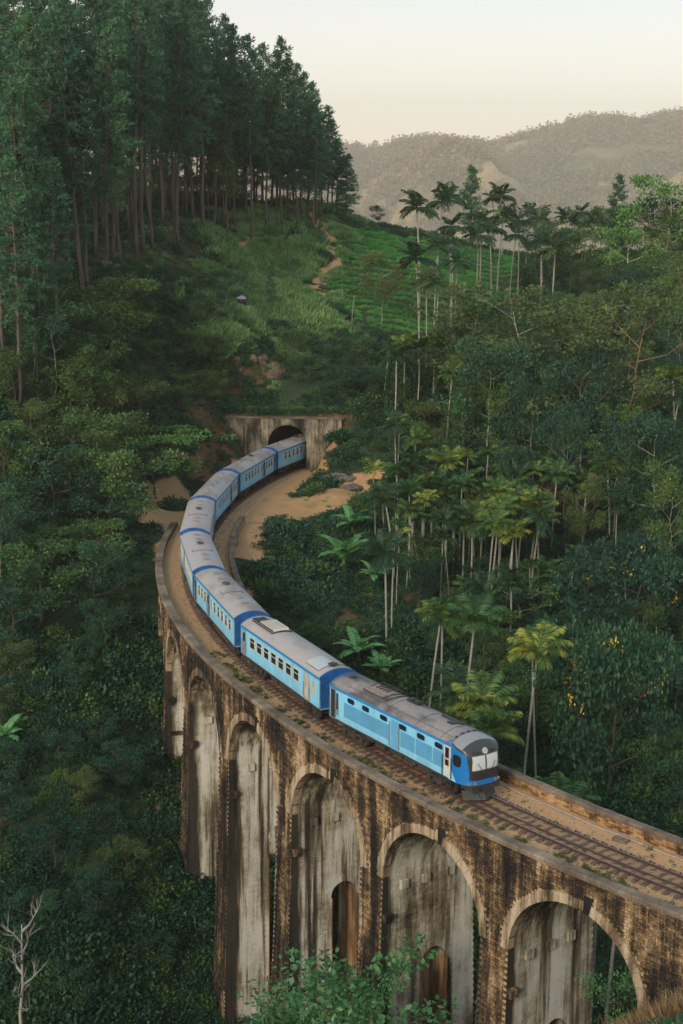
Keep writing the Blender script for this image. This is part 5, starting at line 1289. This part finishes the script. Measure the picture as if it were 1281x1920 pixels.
scatter([(0,600),(190,600),(230,700),(280,860),(250,960),(290,1150),(290,1250),(0,1250)], 40, DENSE + AIRY[:1], (5, 9.5), 'leafy trees of the left slope', 'leafy dark tree on the slope left of the train, {} from the left', 'forest_tree', 4.6, seed=7)
scatter([(0,1250),(300,1250),(330,1500),(400,1900),(0,1900)], 26, [DENSE[0], DENSE[2], DENSE[3]], (2.6, 4.5), 'low trees in the valley left of the viaduct', 'low bushy tree in the dark valley left of the viaduct, {} from the left', 'valley_tree', 4.2, seed=8)
scatter([(200,540),(430,560),(400,760),(240,800),(200,640)], 20, [DENSE[1], DENSE[3], DENSE[0]], (2.6, 4.8), 'bushy trees on the slope above the tunnel', 'bushy tree on the slope between the pines and the tunnel, {} from the left', 'slope_tree', 3.6, seed=9)
scatter([(520,640),(700,640),(700,780),(640,780),(520,760)], 12, [DENSE[1], DENSE[0]], (2.5, 4.5), 'bushy trees above the tunnel mouth', 'bushy tree on the bank above the tunnel mouth, {} from the left', 'bank_tree', 3.4, seed=10)

scatter([(60,480),(180,440),(300,405),(560,392),(560,378),(300,372),(60,400)], 24, [DENSE[0], DENSE[1], DENSE[3]], (3.5, 6.5), 'understorey trees among the pine trunks', 'low leafy tree among the pine trunks on the hill crest, {} from the left', 'understorey_tree', 3.4, seed=12)
scatter([(800,700),(1281,640),(1281,1150),(880,1050)], 34, AIRY, (9, 14), 'slim pale-trunked trees of the right-hand forest', 'slim pale-trunked tree rising from the right-hand forest, {} from the left', 'slim_tree', 4.5, seed=13, wide=(.5, .75))
# ------------------------------------------------------------------ ground cover (uncountable): leaf clumps set on points
def clump_mesh(name, seed, n, mat, rad=1.0, hgt=.7, leaf=.22, width=.6, grass=False):
    r = np.random.default_rng(seed)
    if grass:
        c = r.normal(0, rad*.4, (n, 3)); c[:, 2] = 0; d = np.stack([c[:, 0]*.5, c[:, 1]*.5, np.full(n, 1.0)], -1) + r.normal(0, .25, (n, 3))
        v, f = leaves(c, hgt, d, (width if width < .3 else (.035 if name == 'dry_grass' else .09)), 1, r, .3 if name == 'dry_grass' else .15)
    else:
        d = r.normal(size=(n, 3)); d[:, 2] = np.abs(d[:, 2]); d /= np.linalg.norm(d, axis=1)[:, None]
        lump = 1 + .25*np.sin(d[:, 0]*5 + seed)*np.cos(d[:, 1]*6)
        c = d*(r.uniform(.55, 1, n)*lump)[:, None]*np.array([rad, rad, hgt]); v, f = leaves(c, leaf, d*.7 + np.array([0, 0, .2]), width, .4, r, .6)
    return mesh(name, v, f, mat)
def gn_cover(name, proto_mesh, pts, scales, rots, label=None, cat=None):
    src = bpy.data.objects.new(name + '_leaf_clump', proto_mesh)
    me = bpy.data.meshes.new(name); me.vertices.add(len(pts)); me.vertices.foreach_set('co', np.asarray(pts, np.float32).ravel())
    a = me.attributes.new('scl', 'FLOAT', 'POINT'); a.data.foreach_set('value', np.asarray(scales, np.float32))
    a = me.attributes.new('rot', 'FLOAT_VECTOR', 'POINT'); a.data.foreach_set('vector', np.asarray(rots, np.float32).ravel())
    me.update(); o = ob(name, me); tag(o, label, cat, kind='stuff')
    g = bpy.data.node_groups.new(name, 'GeometryNodeTree'); g.interface.new_socket('Geometry', in_out='INPUT', socket_type='NodeSocketGeometry'); g.interface.new_socket('Geometry', in_out='OUTPUT', socket_type='NodeSocketGeometry')
    N = g.nodes.new; i_ = N('NodeGroupInput'); o_ = N('NodeGroupOutput'); ip = N('GeometryNodeInstanceOnPoints'); oi_ = N('GeometryNodeObjectInfo'); oi_.inputs['Object'].default_value = src; oi_.inputs['As Instance'].default_value = True
    a1 = N('GeometryNodeInputNamedAttribute'); a1.data_type = 'FLOAT'; a1.inputs['Name'].default_value = 'scl'
    a2 = N('GeometryNodeInputNamedAttribute'); a2.data_type = 'FLOAT_VECTOR'; a2.inputs['Name'].default_value = 'rot'
    e2 = N('FunctionNodeEulerToRotation')
    L = g.links.new; m2p = N('GeometryNodeMeshToPoints'); L(i_.outputs[0], m2p.inputs['Mesh']); L(m2p.outputs[0], ip.inputs['Points']); L(oi_.outputs['Geometry'], ip.inputs['Instance'])
    L(a1.outputs['Attribute'], ip.inputs['Scale']); L(a2.outputs['Attribute'], e2.inputs[0]); L(e2.outputs[0], ip.inputs['Rotation']); L(ip.outputs[0], o_.inputs[0])
    md = o.modifiers.new('scatter', 'NODES'); md.node_group = g; return o
def cover(name, me, n, dens_fn, sc=(.6, 1.4), box=(-75, 115, 52, 300), seed=0, label=None, cat=None, tilt=.15, sink=.1, near=1.0):
    r = np.random.default_rng(seed); x = r.uniform(box[0], box[1], n*3); y = box[2] + (box[3] - box[2])*r.uniform(0, 1, n*3)**near
    vis = (x/y > -.30) & (x/y < .30); x, y = x[vis], y[vis]
    z = terr(x, y); d = dens_fn(x, y, z); k = r.uniform(0, 1, len(x)) < d; x, y, z = x[k][:n], y[k][:n], z[k][:n]
    s = r.uniform(sc[0], sc[1], len(x))*(.8 + .4*np.sin(x*.23)*np.cos(y*.19))
    rot = np.stack([r.normal(0, tilt, len(x)), r.normal(0, tilt, len(x)), r.uniform(0, 2*PI, len(x))], -1)
    return gn_cover(name, me, np.stack([x, y, z - sink], -1), s, rot, label, cat)
def patchy(x, y, sc, seed): return fbm(x, y, sc, 3, seed)
def base_ok(x, y, near=4.6, s_end=41):
    s, off = SO(x, y); return ~((np.abs(off) < near) & (s > -112) & (s < s_end) & (y < 190.6) & ((terr(x, y) > -6) | (np.abs(off) < 2))) & ~((np.abs(x + 7.6) < 8.0) & (y > 189.3) & (y < 191.0)) & ~((np.abs(x + 6.9) < 3.6) & (y > 180) & (y < 191.2))
def under_d(x, y, z, flip=0):
    so_, re_, gr_, te_, fl_ = zones(x, y); s, off = SO(x, y)
    p = np.clip(.5 + patchy(x, y, 14, 5+flip)*.9, 0.0, 1); d = base_ok(x, y, 5.4)*(1 - so_)*(1 - te_)*(1 - gr_*.93)*(1 - re_*.6*(y > 130) - re_*.2*(y <= 130))*(1 - fl_*.85)
    return d*(p if flip == 0 else 1 - p)
def below(x, y, z, flip=0):
    return under_d(x, y, z, flip)
cover('undergrowth', clump_mesh('undergrowth', 1, 330, FOL_DEEP, 1.0, .8, .24), 26000, lambda x, y, z: under_d(x, y, z, 0)*.95, (.6, 1.7), seed=21, near=1.25)
cover('low_bushes', clump_mesh('low_bushes', 2, 330, FOL_MID, 1.0, .9, .26), 18000, lambda x, y, z: under_d(x, y, z, 1)*.85, (.5, 1.5), seed=22, near=1.25)
cover('ground_ivy', clump_mesh('ground_ivy', 18, 200, FOL_DEEP, 1.1, .25, .2), 26000, lambda x, y, z: np.clip(under_d(x, y, z, 0) + under_d(x, y, z, 1), 0, 1)*.9, (.8, 1.5), seed=61, near=1.2, sink=0.0)
cover('tall_shrubs', clump_mesh('tall_shrubs', 13, 420, FOL_DEEP, 1.1, 1.9, .26), 1500, lambda x, y, z: under_d(x, y, z, 1)*.5*(((SO(x, y)[1] < -14) & (y < 215)) | (x < -26)) + .8*((y > 250) & (y < 292) & (x < 2)), (.7, 1.5), seed=41, near=1.1)
cover('fern_fronds', clump_mesh('fern_fronds', 14, 120, FOL_PALM, 1.0, 1.0, .55, .22), 1400, lambda x, y, z: under_d(x, y, z, 1)*.4*((SO(x, y)[1] < -12) & (y < 200)), (.6, 1.3), seed=42, near=1.1)
cover('bank_brush', clump_mesh('bank_brush', 15, 200, FOL_OLV, .8, .7, .22, .35), 900, lambda x, y, z: zones(x, y)[1]*.8*base_ok(x, y, 5.6), (.5, 1.3), box=(-30, 8, 184, 215), seed=43)
cover('portal_creeper', clump_mesh('portal_creeper', 16, 240, FOL_DEEP, .8, .6, .2), 160, lambda x, y, z: ((y > 191.0) & (y < 193)) + ((np.abs(x + 7.6) > 7.2) & (np.abs(x + 7.6) < 10) & (y > 188)), (.6, 1.2), box=(-18, 3, 187, 193), seed=44)
cover('creepers', clump_mesh('creepers', 3, 260, FOL_OLV, 1.2, .45, .20), 5000, lambda x, y, z: under_d(x, y, z, 1)*.3 + .15*zones(x, y)[1]*base_ok(x, y, 5.4), (.5, 1.2), seed=23)
cover('hill_grass', clump_mesh('hill_grass', 4, 170, FOL_GRS, .8, 1.1, width=.16, grass=True), 9000, lambda x, y, z: zones(x, y)[2]*(zones(x, y)[0] < .3)*base_ok(x, y), (.6, 1.3), box=(-45, 20, 190, 285), seed=24)
cover('hill_shrubs', clump_mesh('hill_shrubs', 5, 260, FOL_GRS, .9, .75, .3, .3), 4200, lambda x, y, z: (zones(x, y)[2]*.6 + .1*zones(x, y)[4])*(zones(x, y)[0] < .25), (.5, 1.3), box=(-50, 20, 190, 285), seed=25)
cover('forest_floor_grass', clump_mesh('forest_floor_grass', 6, 120, FOL_OLV, 1.0, .5, grass=True), 2500, lambda x, y, z: zones(x, y)[4]*.5, (.5, 1.1), box=(-55, 0, 165, 265), seed=26)
def edge_grass(x, y, z):
    s, off = SO(x, y); so_ = zones(x, y)[0]; return ((so_ > .05)*(so_ < .75)*.5 + (so_ >= .75)*.10)*base_ok(x, y, 6.0)*(patchy(x, y, 6, 9) > -.1)
cover('path_edge_grass', clump_mesh('path_edge_grass', 7, 110, FOL_GRS, .6, .45, grass=True), 2500, edge_grass, (.5, 1.1), box=(-40, 12, 120, 260), seed=27)
cover('dry_grass', clump_mesh('dry_grass', 8, 320, FOL_DRY, .7, 1.0, grass=True), 1500, lambda x, y, z: ((x > 12.2) & (SO(x, y)[1] > 4.0) & (SO(x, y)[1] < 14))*1.0, (.7, 1.7), box=(11, 24, 54, 72), seed=28, sink=.05)
cover('bank_weeds', clump_mesh('bank_weeds', 29, 120, FOL_SAP, .6, .8, .2), 60, lambda x, y, z: ((x > 12.2) & (SO(x, y)[1] > 4.2) & (SO(x, y)[1] < 14))*.12, (.5, 1.1), box=(11, 24, 54, 72), seed=29)
_px = np.arange(-15.5, .6, .42); _r = np.random.default_rng(50); _px = np.concatenate([_px, _px + .2])
gn_cover('portal_top_plants', clump_mesh('portal_top_plants', 17, 200, FOL_MID, .6, .5, .2), np.stack([_px, 191.3 + _r.uniform(-.15, .5, len(_px)), np.full(len(_px), 6.95) + _r.uniform(-.1, .2, len(_px))], -1), _r.uniform(.5, 1.3, len(_px)), np.stack([_px*0, _px*0, _px*3], -1))
tag(MB().box((-6.9, 191.2, 6.36), (7.4, .86, 1.0)).build('earth_bank', M_ground), kind='structure')
# tea bushes in contour rows
tx, ty = [], []
r = np.random.default_rng(30)
for y in np.arange(205, 300, 2.3):
    x = np.arange(-15, 45, 1.0) + r.uniform(-.15, .15, 60); yy = y + 2.6*np.sin(x*.09) + .10*x + r.normal(0, .10, 60); tx.append(x); ty.append(yy)
tx, ty = np.concatenate(tx), np.concatenate(ty); k = (zones(tx, ty)[3] > .5) & (zones(tx, ty)[0] < .3) & (np.abs(np.sin(tx*.21 + .6*np.sin(ty*.05))) > .05); tx, ty = tx[k], ty[k]
gn_cover('tea_bushes', clump_mesh('tea_bushes', 9, 240, FOL_TEA, .66, .50, .17), np.stack([tx, ty, terr(tx, ty) + .12], -1), r.uniform(.85, 1.15, len(tx)), np.stack([np.zeros(len(tx)), np.zeros(len(tx)), r.uniform(0, 6, len(tx))], -1))
# weeds along the rails
gs = np.concatenate([r.uniform(-95, -38, 900), r.uniform(-100, -60, 70)]); go_ = np.concatenate([r.normal(2.05, .30, 900), r.normal(-1.9, .4, 70)]); kk = patchy(gs*3, go_*0, 9, 4) > -.15; gs, go_ = gs[kk], go_[kk]
gn_cover('trackside_weeds', clump_mesh('trackside_weeds', 10, 60, FOL_OLV, .17, .12, .06), P(gs, np.clip(go_, -3, 2.9), -.21), r.uniform(.5, 1.3, len(gs)), np.stack([gs*0, gs*0, gs*7], -1))
gs = r.uniform(-102, 20, 9000); go_ = r.uniform(-2.9, 2.9, 9000)
sm = MB(); sm.add([(-.5,-.4,0),(.5,-.5,0),(.4,.5,0),(-.5,.4,0),(-.3,-.2,.6),(.3,-.3,.5),(.2,.3,.6),(-.25,.25,.5)], [(0,1,5,4),(1,2,6,5),(2,3,7,6),(3,0,4,7),(4,5,6,7)])
gn_cover('ballast_stones', sm.mesh('ballast_stones', simple('ballast_rock', (.24, .18, .125), .9, .5, 3, coord='pos')), P(gs, go_, -.225), r.uniform(.04, .12, len(gs)), np.stack([gs*0, gs*0, gs*7], -1))

# ------------------------------------------------------------------ trees on the far ridge, and its scrub
def far_tree(seed, kind):
    r = np.random.default_rng(seed); T = MB(); H = 9.0
    T.tube([(0, 0, 0), (.2, 0, H*.6), (0, 0, H*.95)], [.25, .18, .06], 4)
    n = 150 if kind == 0 else 60
    d = r.normal(size=(n, 3)); d /= np.linalg.norm(d, axis=1)[:, None]; c = d*(r.uniform(.3, 1, n)**.5)[:, None]*np.array([2.2, 2.2, 2.6] if kind == 0 else [1.3, 1.3, 3.0]) + np.array([0, 0, H*.7])
    v, f = leaves(c, .9, None, .7, 1, r); return T.mesh('trunk', WOOD), mesh('crown', v, f, FOL_FAR), H
FOL_FAR = foliage('far_sunlit_leaves', [(.10, .10, .04), (.22, .19, .08), (.42, .32, .13)], trans=.2)
FT = [far_tree(1, 0), far_tree(2, 0), far_tree(3, 1)]
rt_ = []
for u in list(rng.uniform(650, 960, 34)) + list(rng.uniform(965, 1281, 36)):
    Y = YR - 20 + rng.uniform(-30, 15); x = at(u, 250, Y)[0]; z = float(ridge(np.array([x]), np.array([Y]))[0])
    rt_.append(put('skyline_tree', FT[int(rng.integers(0, 3))], (x, Y, z - .5), rng.uniform(14, 42), cat='tree', wide=rng.uniform(.7, 1.2)))
relabel(rt_, 'tiny hazy tree on the crest of the far sunlit ridge, {} from the left', 'trees on the crest of the far ridge')
fr = np.random.default_rng(44); fx = fr.uniform(-200, 1800, 14000); fy = fr.uniform(4300, 6000, 14000); kf = (np.clip(.5 + fbm(fx, fy, 480, 3, 8)*.9, 0, 1) > fr.uniform(0, 1, len(fx))); fx, fy = fx[kf], fy[kf]
v, f = leaves(np.random.default_rng(5).normal(0, 1, (70, 3))*np.array([1.5, 1.5, 1.0]) + np.array([0, 0, 1.6]), 1.1, None, .7, 1)
gn_cover('far_scrub', mesh('far_scrub', v, f, FOL_FAR), np.stack([fx, fy, ridge(fx, fy)], -1), fr.uniform(3, 9, len(fx)), np.stack([fx*0, fx*0, fx], -1))

# ------------------------------------------------------------------ small things
b = ground(935, 872); zt_ = b[2] + 3
hut = empty('hut', [float(q) for q in b], .15, 'small pale green hut with a grey tin roof half hidden in the valley trees', 'hut'); hh = max(2.4, zt_ - b[2])
MB().box((0, 0, hh*.4), (3.6, 3, hh*.8)).build('wall', simple('pale_green_plaster', (.26, .36, .16), .8, .2), hut)
MB().prism([(-1.9, hh*.8), (1.9, hh*.8), (0, hh)], 0, -2.1, 2.1).build('roof', simple('grey_tin', (.34, .34, .32), .5, .2), hut); MB().box((-.6, -1.52, hh*.35), (.7, .08, hh*.6)).build('door', M_void, hut)
b = ground(452, 582); stall = empty('tea_stall', [float(q) for q in b], 0, 'low plank bench sheltered by a pale umbrella on the grassy hillside', 'stall')
MB().box((0, -.6, .55), (2.6, .5, .08)).box((-1.1, -.6, .27), (.1, .4, .5)).box((1.1, -.6, .27), (.1, .4, .5)).build('bench', WOODP, stall)
m_ = MB(); n = 10; V_ = [(0, 0, 2.1)] + [(.8*math.cos(2*PI*k/n), .8*math.sin(2*PI*k/n), 1.6) for k in range(n)] + [(.5*math.cos(2*PI*k/n), .5*math.sin(2*PI*k/n), 1.93) for k in range(n)]
m_.add(V_, [(0, 1+n+k, 1+n+(k+1) % n) for k in range(n)] + [(1+n+k, 1+k, 1+(k+1) % n, 1+n+(k+1) % n) for k in range(n)]); m_.build('umbrella', simple('lilac_white_cloth', (.26, .24, .30), .7, .15), stall)
MB().tube([(0, 0, 0), (0, 0, 2.1)], .03, 6).build('pole', MT, stall)
MB().box((0, .2, .6), (1.5, .9, 1.2)).build('counter', M_void, stall)
def heap(name, u, v, rx, ry, h, mat, n, label, cat, size=.16, leafy=False):
    b = ground(u, v); r = np.random.default_rng(int(u)); o = empty(name, [float(q) for q in b], 0, label, cat)
    it = []; th = r.uniform(0, 2*PI, n); q = r.uniform(0, 1, n)**.5; x = rx*q*np.cos(th); y = ry*q*np.sin(th); z = h*(1 - q**1.5)
    m_ = MB()
    for k in range(n): m_.box((x[k], y[k], z[k]), tuple(r.uniform(.6, 1.4, 3)*size), rz=r.uniform(0, 3), taper=.7)
    s_ = m_.build('stones', mat, o); s_['kind'] = 'stuff'; return o
heap('gravel_heap', 633, 896, 2.2, 1.5, .5, simple('grey_gravel', (.15, .14, .13), .9, .4, 3, coord='pos'), 260, 'low heap of grey gravel at the back of the sandy clearing', 'gravel heap', .22)
o = heap('stone_heap', 662, 918, 1.1, .8, .4, simple('dark_rubble', (.10, .095, .09), .9, .5, 3, coord='pos'), 160, 'dark round heap of stones with a twiggy plant on the sandy clearing', 'stone heap', .24)
tmb = branch_tree(303, 1.6, 1.6, .1, 5, 3, FOL_OLV, WOOD, leaf=.1, ncl=14, clump=.25, per=8, r0=.03); ob('twiggy_plant', tmb[0], o, loc=(0, 0, .3)); 
b = ground(277, 955); o = empty('brushwood_pile', [float(q) for q in b], 0, 'pile of dry brown brushwood with white sticks beside the path left of the train', 'brushwood pile')
v, f = leaves(np.random.default_rng(3).normal(0, .5, (300, 3))*np.array([1.2, 1, .7]) + np.array([0, 0, .6]), .7, None, .08, 1); q_ = ob('twigs', mesh('twigs', v, f, FOL_TWIG), o); q_['kind'] = 'stuff'
m_ = MB(); m_.tube([(-.5, -.6, .2), (.2, -.5, 1.5)], .04, 5); m_.build('white_stick', MT, o); MB().tube([(.4, -.6, .3), (.1, -.5, 1.4)], .04, 5).build('white_stick', MT, o)
b = ground(320, 925, 150); 
low = MB(); lw0 = at(275, 921, 176); lw1 = at(352, 919, 178)
lw = MB().box((0, 0, 0), (float(np.hypot(*(lw1 - lw0)[:2])), .3, .5)).build('kerb_wall', M_coping); lw.location = [float(q) for q in (lw0 + lw1)/2]; lw.location.z = tz(lw.location.x, lw.location.y) + .15
tag(lw, 'low pale kerb wall under the bright tiered tree left of the train', 'wall')

# rock face above the tunnel
def rocks(u, v, n, lab, sc, seed):
    b0 = ground(u, v); root = empty('rock_outcrop', [float(q) for q in b0], 0, lab, 'rock outcrop'); r = np.random.default_rng(seed)
    for k in range(n):
        bm = MB(); s = sc*r.uniform(.5, 1.3); V_ = []
        for i in range(5):
            ph = -1 + 2*i/4
            for j in range(7):
                th = 2*PI*j/7; rr = math.sqrt(max(0, 1 - ph*ph*.85))*r.uniform(.75, 1.15); V_.append((rr*math.cos(th)*s, rr*math.sin(th)*s*.7, ph*s*.8*r.uniform(.85, 1.1)))
        F_ = [(i*7+j, i*7+(j+1) % 7, (i+1)*7+(j+1) % 7, (i+1)*7+j) for i in range(4) for j in range(7)] + [tuple(range(7))[::-1], tuple(28+j for j in range(7))]
        bm.add(V_, F_); dx, dy = r.uniform(-3.2, 3.2)*sc, r.uniform(-2.6, 2.6)*sc
        o = bm.build('rock', M_rock, root, loc=(dx, dy, tz(b0[0] + dx, b0[1] + dy) - b0[2] - .25*s)); o.rotation_euler = (r.uniform(-.3, .3), r.uniform(-.3, .3), r.uniform(0, 3))
M_rock = simple('reddish_rock', (.12, .08, .058), .92, .5, 1.2, dirt=(.07, .05, .04), coord='pos', bmp=.6)
rocks(490, 672, 16, 'reddish rock face in the bank above the tunnel portal', .95, 5); rocks(432, 700, 8, 'smaller red rocks left of the rock face above the portal', .6, 6)
rocks(300, 1520, 4, 'pale boulders in the undergrowth by the foot of the shortest visible pier', .55, 7)
rocks(713, 1132, 5, 'pile of pale rocks on the red soil patch under the bananas', .45, 8)

# ------------------------------------------------------------------ haze
hz = MB().box((1100, 3450, 140), (11000, 7400, 620)).build('haze', None); hz['kind'] = 'stuff'
hm = bpy.data.materials.new('haze'); hm.use_nodes = True; nt = hm.node_tree; nt.nodes.clear()
vn = nt.nodes.new('ShaderNodeVolumePrincipled'); vn.inputs['Color'].default_value = (1.0, .89, .77, 1); vn.inputs['Density'].default_value = .00014; vn.inputs['Anisotropy'].default_value = .2
oo = nt.nodes.new('ShaderNodeOutputMaterial'); nt.links.new(vn.outputs[0], oo.inputs['Volume']); hz.data.materials.clear(); hz.data.materials.append(hm)
